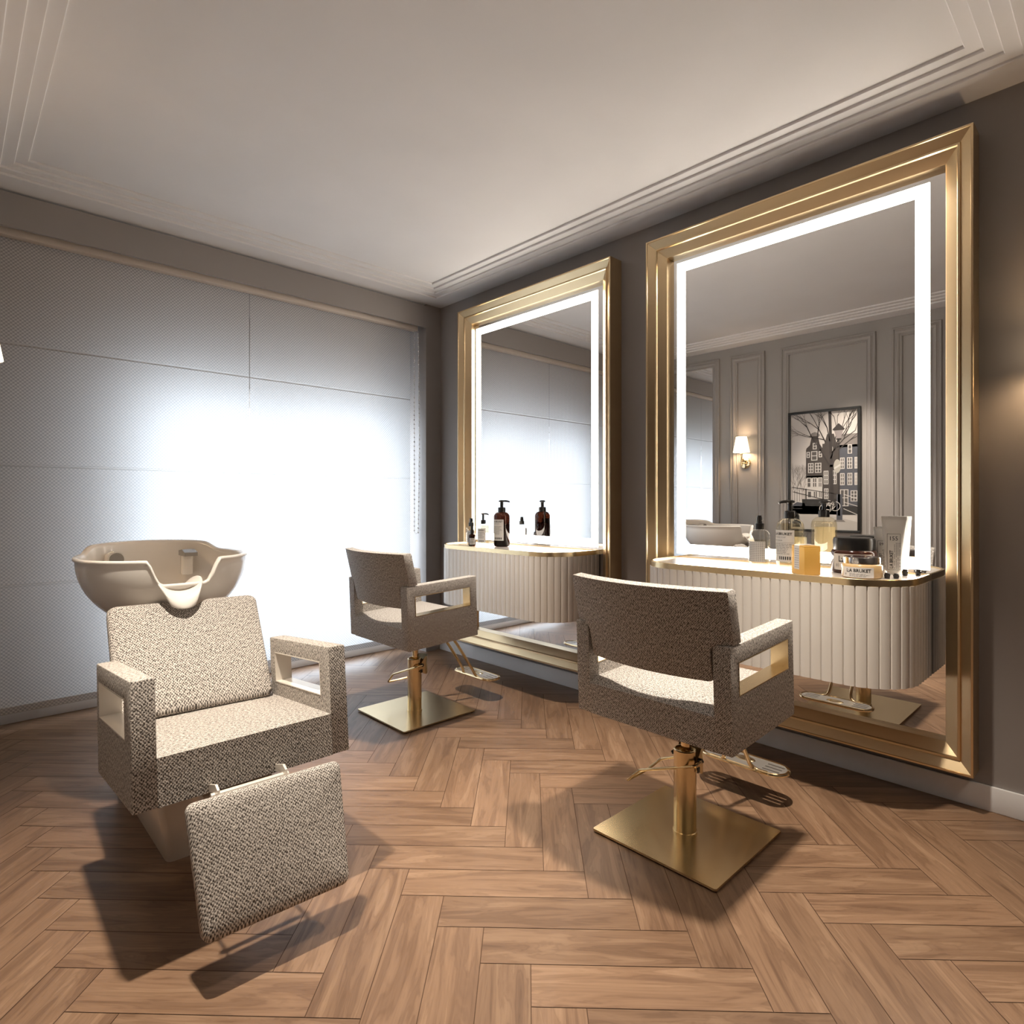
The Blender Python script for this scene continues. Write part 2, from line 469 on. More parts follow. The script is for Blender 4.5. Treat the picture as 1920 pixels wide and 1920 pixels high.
# wall panelling on the left wall (mouldings)
def moulding(name, y0, y1, z0, z1, mat):
    prof = [(0, 0), (0, .016), (.006, .020), (.013, .018), (.017, .011), (.026, .013), (.036, .022), (.048, .018), (.056, .009), (.063, .009), (.068, .013), (.073, .011), (.075, 0)]
    bm = bmesh.new(); rings = []
    for w, d in prof:
        rings.append([bm.verts.new((XL + d, y, z)) for y, z in ((y0 + w, z0 + w), (y1 - w, z0 + w), (y1 - w, z1 - w), (y0 + w, z1 - w))])
    for A, B in zip(rings, rings[1:]):
        for i in range(4): bm.faces.new((A[i], A[(i + 1) % 4], B[(i + 1) % 4], B[i]))
    return struct(finish(name, bm, mat, smooth=30))
moulding('trim_4', 2.972, 3.765, .088, 2.612, M['wall_l'])
moulding('trim_5', 2.510, 2.856, .088, 2.612, M['wall_l'])
moulding('trim_6', 1.567, 2.358, .088, 2.606, M['wall_l'])
moulding('trim_7', 1.104, 1.447, .088, 2.602, M['wall_l'])
bm = bmesh.new(); box(bm, (XL + .0005, 3.046, .162), (XL + .006, 3.691, 2.538))
tag(finish('mirror_panel', bm, M['mirror'], origin=(XL, 3.37, 1.35)), 'tall plain mirror panel set inside a wall moulding beside the window', 'mirror')

# ------------------------------------------------------------------ wall mirrors with light strips
def build_mirror(y0, y1, label):
    z0, z1 = .142, 2.566; XO = 2.760; XG = 2.853
    root = empty('wall_mirror', (XW, (y0 + y1) / 2, z0), label, 'mirror', 'gold framed mirrors with light strips')
    o = root.location.copy()
    prof = [(0, XW - XO), (0, .001), (.001, 0), (.0075, 0), (.009, .004), (.043, .026), (.045, .022), (.052, .023), (.055, .030), (.092, .055), (.0954, .058), (.0954, XW - XO)]
    bm = bmesh.new(); uvl = bm.loops.layers.uv.new('UVMap'); rings = []
    for w, d in prof:
        rings.append([bm.verts.new((XO + d, y, z)) for y, z in ((y0 + w, z0 + w), (y1 - w, z0 + w), (y1 - w, z1 - w), (y0 + w, z1 - w))])
    for (A, B), (pa, pb) in zip(zip(rings, rings[1:]), zip(prof, prof[1:])):
        for i in range(4):
            f = bm.faces.new((A[i], A[(i + 1) % 4], B[(i + 1) % 4], B[i]))
            k = 1 if i % 2 == 0 else 2
            for lp in f.loops:
                c = lp.vert.co; lp[uvl].uv = (c[k], c[3 - k] + c[0] * .7)
    fr = finish('frame', bm, M['goldframe'], root, smooth=20, uv=False, origin=o)
    bm = bmesh.new(); box(bm, (XG, y0 + .093, z0 + .093), (XG + .008, y1 - .093, z1 - .093)); finish('mirror_glass', bm, M['mirror'], root, origin=o)
    # light strip: a flat lit band let into the glass
    ly0, ly1, lz0, lz1, s = LED[0] if y0 < 1 else LED[1]
    bm = bmesh.new(); a = XG - .0012
    def band(p, q):
        box(bm, (a, p[0], p[1]), (XG + .001, q[0], q[1]))
    band((ly0, lz0), (ly1, lz0 + s)); band((ly0, lz1 - s), (ly1, lz1)); band((ly0, lz0 + s), (ly0 + s, lz1 - s)); band((ly1 - s, lz0 + s), (ly1, lz1 - s))
    finish('light_strip', bm, M['led'], root, origin=o)
LED = [(.591, 1.725, .891, 2.437, .0495), (2.260, 3.392, .891, 2.437, .0495)]
build_mirror(.4372, 1.8610, 'large gold framed mirror nearest the right edge, behind the near styling chair')
build_mirror(2.0990, 3.4990, 'large gold framed mirror near the window corner, behind the far styling chair')

# ------------------------------------------------------------------ fluted floating vanity shelves
def vanity_outline(xf, xb, y0, y1, r, step=None):
    """from the glass at y1, round the front, back to the glass at y0: list of (point, outward normal) sampled by arc length"""
    segs = []
    def P_(s):
        L1 = xb - xf - r; La = math.pi / 2 * r; L2 = y1 - y0 - 2 * r
        if s < L1: return (xb - s, y1), (0, 1)
        s -= L1
        if s < La:
            a = s / r; return (xf + r - r * math.sin(a), y1 - r + r * math.cos(a)), (-math.sin(a), math.cos(a))
        s -= La
        if s < L2: return (xf, y1 - r - s), (-1, 0)
        s -= L2
        if s < La:
            a = s / r; return (xf + r - r * math.cos(a), y0 + r - r * math.sin(a)), (-math.cos(a), -math.sin(a))
        s -= La
        return (xf + r + s, y0), (0, -1)
    tot = 2 * (xb - xf - r) + math.pi * r + (y1 - y0 - 2 * r)
    return P_, tot

def build_vanity(y0, y1, label):
    xf, xb, r = 2.452, 2.8515, .20; zb, zt = .479, .878
    root = empty('vanity_shelf', (xb, (y0 + y1) / 2, zb), label, 'shelf', 'fluted floating vanity shelves')
    o = root.location.copy()
    F, tot = vanity_outline(xf, xb, y0, y1, r)
    nrib = round(tot / .0388); pit = tot / nrib
    pts = []
    for k in range(nrib):
        for t, d in ((0.0, -.0045), (.03, .0015), (.10, .0042), (.35, .0058), (.65, .0052), (.90, .0026), (.975, -.001)):
            (x, y), (nx, ny) = F(min((k + t) * pit, tot - 1e-6)); pts.append((x + nx * d, y + ny * d))
    (x, y), (nx, ny) = F(tot - 1e-6); pts.append((x, y))
    bm = bmesh.new(); z1 = zt - .026
    prism(bm, pts, lambda p: (p[0], p[1], zb), lambda p: (p[0], p[1], z1))
    finish('fluted_body', bm, M['flute'], root, smooth=25, origin=o)
    n = 120
    def loop(off): return [((lambda a: (a[0][0] + a[1][0] * off, a[0][1] + a[1][1] * off))(F(min(tot * i / n, tot - 1e-6)))) for i in range(n + 1)]
    bm = bmesh.new(); prism(bm, loop(-.008), lambda p: (p[0], p[1], z1), lambda p: (p[0], p[1], zt - .007))
    finish('tray_top', bm, M['stone'], root, smooth=40, origin=o)
    bm = bmesh.new(); lo, li = loop(.0025), loop(-.008)
    def wall(A, B, za, zb_): 
        VA = [bm.verts.new((p[0], p[1], za)) for p in A]; VB = [bm.verts.new((p[0], p[1], zb_)) for p in B]
        for i in range(len(A) - 1): bm.faces.new((VA[i], VA[i + 1], VB[i + 1], VB[i]))
    wall(lo, lo, z1 - .001, zt - .001); wall(lo, loop(.0015), zt - .001, zt); wall(loop(.0015), li, zt, zt); wall(li, li, zt, zt - .009); wall(lo, li, z1 - .001, z1 - .001)
    # straight back rail against the glass
    box(bm, (xb - .006, y0 + .004, zt - .009), (xb, y1 - .004, zt))
    bmesh.ops.remove_doubles(bm, verts=bm.verts[:], dist=1e-5)
    finish('rim', bm, M['gold'], root, smooth=40, origin=o)
ZT = .878 - .0064
build_vanity(.587, 1.715, 'fluted greige floating vanity shelf holding a gold carton and jars, near mirror')
build_vanity(2.250, 3.380, 'fluted greige floating vanity shelf holding amber bottles, at the far mirror')

# ------------------------------------------------------------------ styling chairs
def arm_frame(bm, T, ya, yb, D, Hh, u0, u1, v0, v1):
    """upright side panel with a rectangular window"""
    def ring(y, q): return [bm.verts.new((u, y, v)) for u, v in q]
    outer = ((0, 0), (D, 0), (D, Hh), (0, Hh)); inner = ((u0, v0), (u1, v0), (u1, v1), (u0, v1))
    Oa, Ob, Ia, Ib = ring(ya, outer), ring(yb, outer), ring(ya, inner), ring(yb, inner)
    for i in range(4):
        j = (i + 1) % 4
        bm.faces.new((Oa[i], Oa[j], Ia[j], Ia[i])); bm.faces.new((Ob[j], Ob[i], Ib[i], Ib[j]))
        bm.faces.new((Oa[j], Oa[i], Ob[i], Ob[j])); bm.faces.new((Ia[i], Ia[j], Ib[j], Ib[i]))
    bmesh.ops.recalc_face_normals(bm, faces=bm.faces[:])
    es = [e for e in bm.edges if all(v in Oa or v in Ob for v in e.verts) and e.calc_face_angle(0) > 1]
    soft, crisp = [], []
    for e in es:
        a, b = e.verts
        seam = all(abs(v.co.y) < .27 for v in e.verts) and not all(v.co.z > .2 for v in e.verts)   # runs along the seat block
        (crisp if seam else soft).append(e)
    bmesh.ops.bevel(bm, geom=soft, offset=.0045, segments=2, profile=.5, affect='EDGES')

def apply_T(bm, T):
    for v in bm.verts: v.co = T(v.co)

def uvbox_then(bm):
    lay = bm.loops.layers.uv.new('UVMap'); bmesh.ops.recalc_face_normals(bm, faces=bm.faces[:])
    for f in bm.faces:
        n = f.normal; a = max(range(3), key=lambda i: abs(n[i])); i, j = ((1, 2), (0, 2), (0, 1))[a]
        for lp in f.loops: c = lp.vert.co; lp[lay].uv = (c[i], c[j])

def seat_module(root, T, D, Hh, u0, u1, v0, v1, fabric, liner, hw=.29, at=.0555, rear_up=False, lip=.018):
    """seat block, two side panels with lined windows; local axes: u forward, y across, v up"""
    for s in (-1, 1):
        bm = bmesh.new(); ya, yb = sorted((s * hw, s * (hw - at)))
        arm_frame(bm, T, ya, yb, D, Hh, u0, u1, v0, v1); uvbox_then(bm); apply_T(bm, T)
        arm = finish('armrest', bm, fabric, root, uv=False, smooth=40)
        bm = bmesh.new(); t = .0022; p = .0012
        def ring(y, e): return [bm.verts.new((u, y, v)) for u, v in ((u0 + e, v0 + e), (u1 - e, v0 + e), (u1 - e, v1 - e), (u0 + e, v1 - e))]
        A, B, C_, D_ = ring(ya - p, -.001), ring(ya - p, t), ring(yb + p, t), ring(yb + p, -.001)
        for X, Y in ((A, B), (B, C_), (C_, D_), (D_, A)):
            for i in range(4): bm.faces.new((X[i], X[(i + 1) % 4], Y[(i + 1) % 4], Y[i]))
        uvbox_then(bm); apply_T(bm, T); finish('liner', bm, liner, arm, uv=False)
    bm = bmesh.new(); yi = hw - at - .0004
    # seat block: bottom slab with a softly crowned top
    nu, ny = 14, 14; top = []
    for i in range(nu + 1):
        row = []
        for j in range(ny + 1):
            a, c = i / nu, j / ny
            uu = D * a; zz = .122 + .004 * (1 - (2 * c - 1) ** 4) * (1 - (2 * a - 1) ** 6)
            if lip and uu < lip: zz -= lip * (1 - uu / lip) * .9
            row.append(bm.verts.new((uu, -yi + 2 * yi * c, zz)))
        top.append(row)
    for i in range(nu):
        for j in range(ny): bm.faces.new((top[i][j], top[i + 1][j], top[i + 1][j + 1], top[i][j + 1]))
    bd = [top[i][0] for i in range(nu + 1)] + [top[nu][j] for j in range(1, ny + 1)] + [top[i][ny] for i in range(nu - 1, -1, -1)] + [top[0][j] for j in range(ny - 1, 0, -1)]
    lowr = [bm.verts.new((v.co.x, v.co.y, 0)) for v in bd]
    for i in range(len(bd)): bm.faces.new((bd[i], bd[(i + 1) % len(bd)], lowr[(i + 1) % len(bd)], lowr[i]))
    bm.faces.new(lowr[::-1])
    uvbox_then(bm); apply_T(bm, T)
    return finish('seat', bm, fabric, root, uv=False, smooth=40)

def build_styling_chair(label):
    root = empty('styling_chair', (1.897, 1.110, 0), label, 'chair', 'grey tweed styling chairs with square gold bases')
    t = R(2.5); ct, st = math.cos(t), math.sin(t)
    T = lambda c: Vector((-.242 + c[0] * ct - c[2] * st, c[1], .4225 + c[0] * st + c[2] * ct))
    seat_module(root, T, .446, .322, .048, .398, .1685, .268, M['tweed'], M['gold'])
    # curved backrest, narrower where it drops between the arms
    rows = []
    zlo, zsh, ztop, n_in, n_out = .628, .746, .906, .226, .291
    rr = .03
    for k in range(4): a = R(90 * k / 3); rows.append((zlo + .012 * (1 - math.cos(a)) if k else zlo, n_in - .012 + .012 * math.sin(a)))
    rows.append((.67, n_in)); rows.append((zsh - rr, n_in))
    for k in range(1, 6): a = R(90 * k / 5); rows.append((zsh - rr + rr * math.sin(a), n_in + rr * (1 - math.cos(a))))
    rows += [(zsh + .0005, n_out), (.80, n_out), (.85, n_out), (ztop - .006, n_out), (ztop, n_out - .004)]
    NY = 28; th = .046
    def pt(z, y, front):
        sag = .063 * (1 - (y / .291) ** 2)
        xr = -.275 + (.906 - z) / .278 * .065 - sag
        return (xr + (th if front else 0) , y, z + (.004 if front else 0))
    bm = bmesh.new(); S = {}
    for fr in (0, 1):
        S[fr] = [[bm.verts.new(pt(z, hw * (2 * j / NY - 1), fr)) for j in range(NY + 1)] for z, hw in rows]
        for A, B in zip(S[fr], S[fr][1:]):
            for j in range(NY): bm.faces.new((A[j], A[j + 1], B[j + 1], B[j]))
    for A, B in ((S[0][0], S[1][0]), (S[0][-1], S[1][-1])):
        for j in range(NY): bm.faces.new((A[j], A[j + 1], B[j + 1], B[j]))
    for e in (0, -1):
        for i in range(len(rows) - 1): bm.faces.new((S[0][i][e], S[0][i + 1][e], S[1][i + 1][e], S[1][i][e]))
    bmesh.ops.recalc_face_normals(bm, faces=bm.faces[:])
    bevel_sharp(bm, .004, 60)
    finish('backrest', bm, M['tweed'], root, smooth=40)
    bm = bmesh.new(); box(bm, (-.165, -.14, .398), (.10, .14, .415), .004); finish('underplate', bm, M['black'], root)
    # base plate on little pads
    bm = bmesh.new(); hb = .233
    prism(bm, rounded_rect(-hb, -hb, hb, hb, .008), lambda p: (p[0], p[1], .006), lambda p: (p[0], p[1], .013)); bevel_sharp(bm, .0012, 60)
    bp = finish('base_plate', bm, M['gold'], root)
    for sx in (-1, 1):
        for sy in (-1, 1):
            bm = bmesh.new(); lathe(bm, [(.010, 0), (.010, .006)], 14, (sx * .215, sy * .215)); finish('foot_pad', bm, M['black'], bp)
    bm = bmesh.new(); lathe(bm, [(.0415, .012), (.0415, .019), (.0385, .020), (.0385, .298), (.036, .301), (.033, .301), (.032, .291), (.0, .291)], 40, (-.011, 0))
    finish('column', bm, M['gold'], root)
    bm = bmesh.new(); lathe(bm, [(.0165, .285), (.0165, .41)], 20, (-.006, 0));  finish('piston', bm, M['goldp'], root)
    # pump housing: a saddle on the column's front/right side
    bm = bmesh.new()
    q = [(-.012, -.043), (.030, -.043)] + [(.030 + .034 * math.sin(R(a)), -.043 * math.cos(R(a))) for a in range(15, 180, 15)] + [(.030, .043), (-.012, .043)]
    A = [bm.verts.new((x, y, .212 + (.03 if x < 0 else 0))) for x, y in q]; B = [bm.verts.new((x, y, .310 - (.055 if x < 0 else 0))) for x, y in q]
    bm.faces.new(A[::-1]); bm.faces.new(B)
    for i in range(len(q)): j = (i + 1) % len(q); bm.faces.new((A[i], A[j], B[j], B[i]))
    bevel_sharp(bm, .0025, 50)
    hs = finish('pump_housing', bm, M['gold'], root)
    bm = bmesh.new(); box(bm, (-.004, -.0455, .225), (.012, -.0425, .243), .001); finish('slot', bm, M['black'], hs)
    bm = bmesh.new()
    for y in (-.05, .05): tube(bm, [(.004, y - .006, .268), (.004, y + .006, .268)], .009, 14)
    tube(bm, [(.004, -.062, .268), (.004, .062, .268)], .004, 10)
    finish('pivot', bm, M['blackm'], hs)
    # foot pedal: a loop of rod reaching out to the chair's left
    bm = bmesh.new()
    lp = [(-.045, -.055, .265), (-.045, .165, .182), (-.045, .222, .125), (.095, .222, .125), (.095, .165, .182), (.095, .03, .240), (.05, .0, .262)]
    tube(bm, round_corners([(.0, -.056, .268)] + lp, .012), .0052, 10)
    finish('pedal', bm, M['goldp'], root)
    # footrest: two rods curling into the rim of a slotted plate
    bm = bmesh.new(); cx, z, ln, wd = .440, .125, .170, .056
    def cap(hl, hw_):
        o = []
        for k in range(13): a = R(-90 + 15 * k); o.append((hw_ * math.cos(a + R(90)), hl - hw_ + hw_ * math.sin(a + R(90)) if False else 0))
        return o
    out = []
    for k in range(17): a = math.pi * k / 16; out.append((wd * math.cos(a), ln - wd + wd * math.sin(a)))
    for k in range(17): a = math.pi + math.pi * k / 16; out.append((wd * math.cos(a), -(ln - wd) + wd * math.sin(a)))
    # plate tiled around its slots: strips across x
    slots = [(xs, ys) for xs in (-.026, 0, .026) for ys in ((-.155, -.085), (.085, .155))]
    xsb = [-wd, -.0295, -.0225, -.0035, .0035, .0225, .0295, wd]
    ysb = [-ln, -.150, -.085, .085, .150, ln]
    def inside(x, y): 
        yy = max(abs(y) - (ln - wd), 0); return x * x + yy * yy <= wd * wd * 1.0001
    bmesh_plate = bmesh.new()
    f0 = [bmesh_plate.verts.new((x, y, 0)) for x, y in out]; bmesh_plate.faces.new(f0)
    geom = lambda: bmesh_plate.verts[:] + bmesh_plate.edges[:] + bmesh_plate.faces[:]
    for x in xsb[1:-1]: bmesh.ops.bisect_plane(bmesh_plate, geom=geom(), plane_co=(x, 0, 0), plane_no=(1, 0, 0))
    for y in ysb[1:-1]: bmesh.ops.bisect_plane(bmesh_plate, geom=geom(), plane_co=(0, y, 0), plane_no=(0, 1, 0))
    kill = []
    for f in bmesh_plate.faces:
        c = f.calc_center_median()
        if .085 < abs(c.y) < .150 and any(abs(c.x - s) < .0035 for s in (-.026, 0, .026)): kill.append(f)
    bmesh.ops.delete(bmesh_plate, geom=kill, context='FACES')
    r = bmesh.ops.extrude_face_region(bmesh_plate, geom=bmesh_plate.faces[:])
    bmesh.ops.translate(bmesh_plate, verts=[v for v in r['geom'] if isinstance(v, bmesh.types.BMVert)], vec=(0, 0, .006))
    for v in bmesh_plate.verts: v.co += Vector((cx, 0, z))
    fp = finish('footplate', bmesh_plate, M['chromeg'], root)
    bm = bmesh.new(); tube(bm, [(cx + x * 1.02, y * 1.01, z + .002) for x, y in out], .0075, 8, closed=True)
    finish('plate_rim', bm, M['goldp'], fp)
    bm = bmesh.new(); lathe(bm, [(.022, z + .006), (.020, z + .0085), (0, z + .0085)], 24, (cx + .01, 0))
    for v in bm.verts: v.co.y *= 1.9
    finish('badge', bm, M['gold'], fp)
    for s in (-1, 1):
        bm = bmesh.new()
        pth = smooth_path([(.10, s * .05, .425), (.20, s * .05, .40), (.345, s * .05, .20), (.378, s * .055, .145), (.388, s * .075, .128), (.389, s * .115, .127)], 6)
        tube(bm, pth, .0082, 12); finish('footrest_rod', bm, M['goldp'], root)
    return root

c_near = build_styling_chair('grey tweed styling chair in the foreground, seen from behind, before the nearest mirror')
c_far = copy_tree(c_near); c_far.location = (1.907, 2.785, 0)
c_far['label'] = 'grey tweed styling chair farther back, close to the window blind and far mirror'

# ------------------------------------------------------------------ backwash unit (shampoo chair with basin)
def build_backwash():
    root = empty('backwash_chair', (.625, 2.30, 0), 'beige tweed shampoo chair with leg rest and white wash basin behind its back', 'chair')
    O = Vector((.625, 2.30, 0))
    yaw, t = -.006, R(5.5); ct, st = math.cos(t), math.sin(t); cy, sy = math.cos(yaw), math.sin(yaw)
    # module axes: u forward (towards the camera), y across, v up. front-bottom-left corner is (.335,1.701,.396)
    D = .463
    def T(c):
        b = D - c[0]; a = .29 - c[1] if False else c[1] + .29
        x, y, z = a, b * ct + c[2] * st, -b * st + c[2] * ct
        return Vector((.335 + x * cy - y * sy, 1.701 + x * sy + y * cy, .396 + z)) - O
    seat_module(root, T, D, .3225, .043, .399, .1695, .2715, M['tweed_s'], M['ivory'], lip=0)
    # pads given by their four front corners
    def pad(name, C, th, rc, notch=None, push=.012, nu=40, nv=30):
        TL, TR, BR, BL = [Vector(c) for c in C]
        nrm = (TR - TL).cross(BL - TL).normalized()
        if nrm.y > 0: nrm = -nrm
        wdt, hgt = (TR - TL).length, (BL - TL).length
        def on(a, b): return TL * (1 - a) * (1 - b) + TR * a * (1 - b) + BR * a * b + BL * (1 - a) * b
        o2 = []
        pts = rounded_rect(0, 0, wdt, hgt, rc, 6)
        if notch:
            na, nr, nd = notch; full = []
            base = rounded_rect(0, 0, wdt, hgt, rc, 6)
            # walk: the top edge is y=0 going from corner (0) to corner (wdt); insert the dip
            k0 = 0
            for i, p in enumerate(base):
                full.append(p)
            last = base[-1]
            dip = []
            for k in range(15):
                q = k / 14; xx = na * wdt + (q * 2 - 1) * nr * 1.25
                s = abs(q * 2 - 1); dd = nd * (math.cos(math.pi * min(s, 1)) * .5 + .5)
                dip.append((xx, dd))
            pts = full + dip
        rings = []
        def ring(inset, off):
            o = []
            for x, y in pts:
                cx_, cy_ = wdt / 2, hgt / 2
                xx = cx_ + (x - cx_) * (1 - 2 * inset / wdt); yy = cy_ + (y - cy_) * (1 - 2 * inset / hgt)
                o.append(bm.verts.new(on(xx / wdt, yy / hgt) + nrm * off - O))
            return o
        bm = bmesh.new()
        prof = [(.006, -th), (.001, -th + .004), (0, -th + .012), (0, -.012), (.003, -.005), (.010, 0), (.03, .004), (.07, .008), (.12, .010)]
        rg = [ring(i, o) for i, o in prof]
        for A, B in zip(rg, rg[1:]):
            n = len(A)
            for i in range(n): bm.faces.new((A[i], A[(i + 1) % n], B[(i + 1) % n], B[i]))
        bm.faces.new(rg[0][::-1]); bm.faces.new(rg[-1])
        # UVs straight on the pad
        lay = bm.loops.layers.uv.new('UVMap'); ex = (TR - TL).normalized(); ey = (BL - TL).normalized()
        for f in bm.faces:
            for lp in f.loops:
                c = lp.vert.co + O - TL; lp[lay].uv = (c.dot(ex), c.dot(ey) + c.dot(nrm))
        return finish(name, bm, M['tweed_s'], root, uv=False, smooth=50)
    pad('backrest', [(.4005, 2.418, .811), (.880, 2.373, .811), (.846, 2.109, .492), (.383, 2.153, .492)], .045, .028, notch=(.505, .062, .034))
    lr = pad('leg_rest', [(.430, 1.610, .4225), (.831, 1.592, .4225), (.8095, 1.493, .124), (.4425, 1.511, .124)], .036, .022)
    # leg-rest hinge: rod and two curved arms
    bm = bmesh.new(); tube(bm, [(.50 - O.x, 1.655 - O.y, .405), (.70 - O.x, 1.648 - O.y, .405)], .0075, 10); finish('hinge_rod', bm, M['ivory'], lr)
    for x in (.512, .688):
        bm = bmesh.new(); pr = [(1.628, .395), (1.632, .425), (1.650, .434), (1.70, .418), (1.80, .372), (1.80, .355), (1.70, .398), (1.655, .412), (1.645, .392)]
        prism(bm, pr, lambda p: (x - .003 - O.x, p[0] - O.y - .0, p[1]), lambda p: (x + .003 - O.x, p[0] - O.y, p[1])); finish('hinge_arm', bm, M['ivory'], lr)
    # pedestal: lofted rectangles with softened corners
    bm = bmesh.new(); secs = [(.0, .523, .735, 2.165, 2.90), (.02, .522, .736, 2.166, 2.90), (.33, .480, .776, 2.205, 2.90), (.345, .484, .772, 2.215, 2.895), (.46, .50, .76, 2.40, 2.88), (.735, .53, .735, 2.56, 2.78)]
    rg = []
    for z, xa, xb, ya, yb in secs:
        rg.append([bm.verts.new((x - O.x, y - O.y, z)) for x, y in rounded_rect(xa, ya, xb, yb, .022, 3)])
    for A, B in zip(rg, rg[1:]):
        n = len(A)
        for i in range(n): bm.faces.new((A[i], A[(i + 1) % n], B[(i + 1) % n], B[i]))
    bm.faces.new(rg[0][::-1]); bm.faces.new(rg[-1])
    ped = finish('pedestal', bm, M['ivory'], root, smooth=40)
    bm = bmesh.new(); box(bm, (.53 - O.x, 1.82 - O.y, .285), (.73 - O.x, 2.24 - O.y, .335), .006, T=None); finish('seat_support', bm, M['ivory'], ped)
    # basin
    cx, cyy, a, b = .634, 2.660, .287, .292; zb = .715
    def s_of(z): q = min((.945 - z) / .262, 1); return math.sqrt(max(1 - q * q, .16)) if q > 0 else 1 - q * .18
    def zr(th):
        # th: angle; -90 deg is towards the chair. rear raised, front notched for the neck
        dd = math.degrees(th) % 360
        rear = abs((dd - 90 + 180) % 360 - 180)       # 0 at the rear
        lift = 1 / (1 + math.exp((rear - 52) / 3.0))
        z = .944 + .030 * lift + .010 * math.cos(R(min(rear * 1.6, 90))) * lift
        fr = abs((dd - 270 + 180) % 360 - 180)
        x = a * math.sin(R(fr))
        k = min(max((.112 - x) / .045, 0), 1) if fr < 90 else 0; k = k * k * (3 - 2 * k)
        return z - .088 * k
    bm = bmesh.new(); n = 144; K = 14
    outer, inner = [], []
    for i in range(n):
        th = 2 * math.pi * i / n; c, s = math.cos(th), math.sin(th); sg = 2.2
        c2, s2 = abs(c) ** (2 / sg) * (1 if c > 0 else -1), abs(s) ** (2 / sg) * (1 if s > 0 else -1)
        z1 = zr(th); col, coi = [], []
        for k in range(K + 1):
            f = k / K; z = zb + (z1 - zb) * f ** 1.3
            sc = s_of(z)
            col.append(bm.verts.new((cx + a * sc * c2 - O.x, cyy + b * sc * s2 - O.y, z)))
            si = max(sc - .06, .05); zi = z + .018 * (1 - f)
            coi.append(bm.verts.new((cx + a * si * c2 - O.x, cyy + b * si * s2 - O.y, zi)))
        # rolled lip
        sc = s_of(z1)
        lip = [bm.verts.new((cx + a * (sc + d) * c2 - O.x, cyy + b * (sc + d) * s2 - O.y, z1 + dz)) for d, dz in ((.022, .004), (.024, .011), (.008, .016), (-.03, .014), (-.055, .006))]
        outer.append(col + lip); inner.append(coi)
    for i in range(n):
        j = (i + 1) % n; A, B = outer[i], outer[j]
        for k in range(len(A) - 1): bm.faces.new((A[k], B[k], B[k + 1], A[k + 1]))
        Ai, Bi = inner[i], inner[j]
        bm.faces.new((A[-1], B[-1], Bi[-1], Ai[-1]))
        for k in range(K): bm.faces.new((Ai[k + 1], Bi[k + 1], Bi[k], Ai[k]))
    bm.faces.new([outer[i][0] for i in range(n)][::-1]); bm.faces.new([inner[i][0] for i in range(n)])
    bas = finish('basin', bm, M['ceramic'], root, smooth=60)
    # neck rest: saddle of pale gel over the notch
    bm = bmesh.new(); path = [(2.50, .838, .070, .026), (2.45, .843, .076, .040), (2.40, .841, .080, .047), (2.365, .829, .078, .047), (2.340, .808, .062, .033), (2.330, .784, .036, .012)]
    G = []
    for y, z, w, rise in path:
        G.append([bm.verts.new((.620 + w * (k / 6 - 1) - O.x, y - O.y + .02 * abs(k / 6 - 1) ** 2, z + rise * abs(k / 6 - 1) ** 2.2)) for k in range(13)])
    for A, B in zip(G, G[1:]):
        for k in range(12): bm.faces.new((A[k], A[k + 1], B[k + 1], B[k]))
    nr = finish('neck_rest', bm, M['gel'], bas, smooth=60)
    md = nr.modifiers.new('thick', 'SOLIDIFY'); md.thickness = .009; md.offset = 1
    md = nr.modifiers.new('soft', 'SUBSURF'); md.levels = 2; md.render_levels = 2
    # tap (rear right) and round overflow / mixer (left)
    bm = bmesh.new(); box(bm, (.742 - O.x, 2.830 - O.y, .85), (.786 - O.x, 2.870 - O.y, .938), .008); tp = finish('faucet', bm, M['ceramic'], bas)
    bm = bmesh.new(); prism(bm, [(2.785, .934), (2.875, .934), (2.875, .955), (2.83, .961), (2.785, .949)], lambda p: (.739 - O.x, p[0] - O.y, p[1]), lambda p: (.790 - O.x, p[0] - O.y, p[1])); bevel_sharp(bm, .004, 40); finish('faucet_head', bm, M['chromeg'], tp)
    bm = bmesh.new(); d = Vector((.12, -1, .08)).normalized(); p0 = Vector((.508, 2.850, .932)) - O
    tube(bm, [p0 - d * .05, p0], .032, 24); kn = finish('mixer_knob', bm, M['ceramic'], bas, smooth=50)
    bm = bmesh.new(); tube(bm, [p0 - d * .002, p0 + d * .004], [.027, .025], 24); finish('knob_cap', bm, M['chromeg'], kn, smooth=50)
    return root
build_backwash()

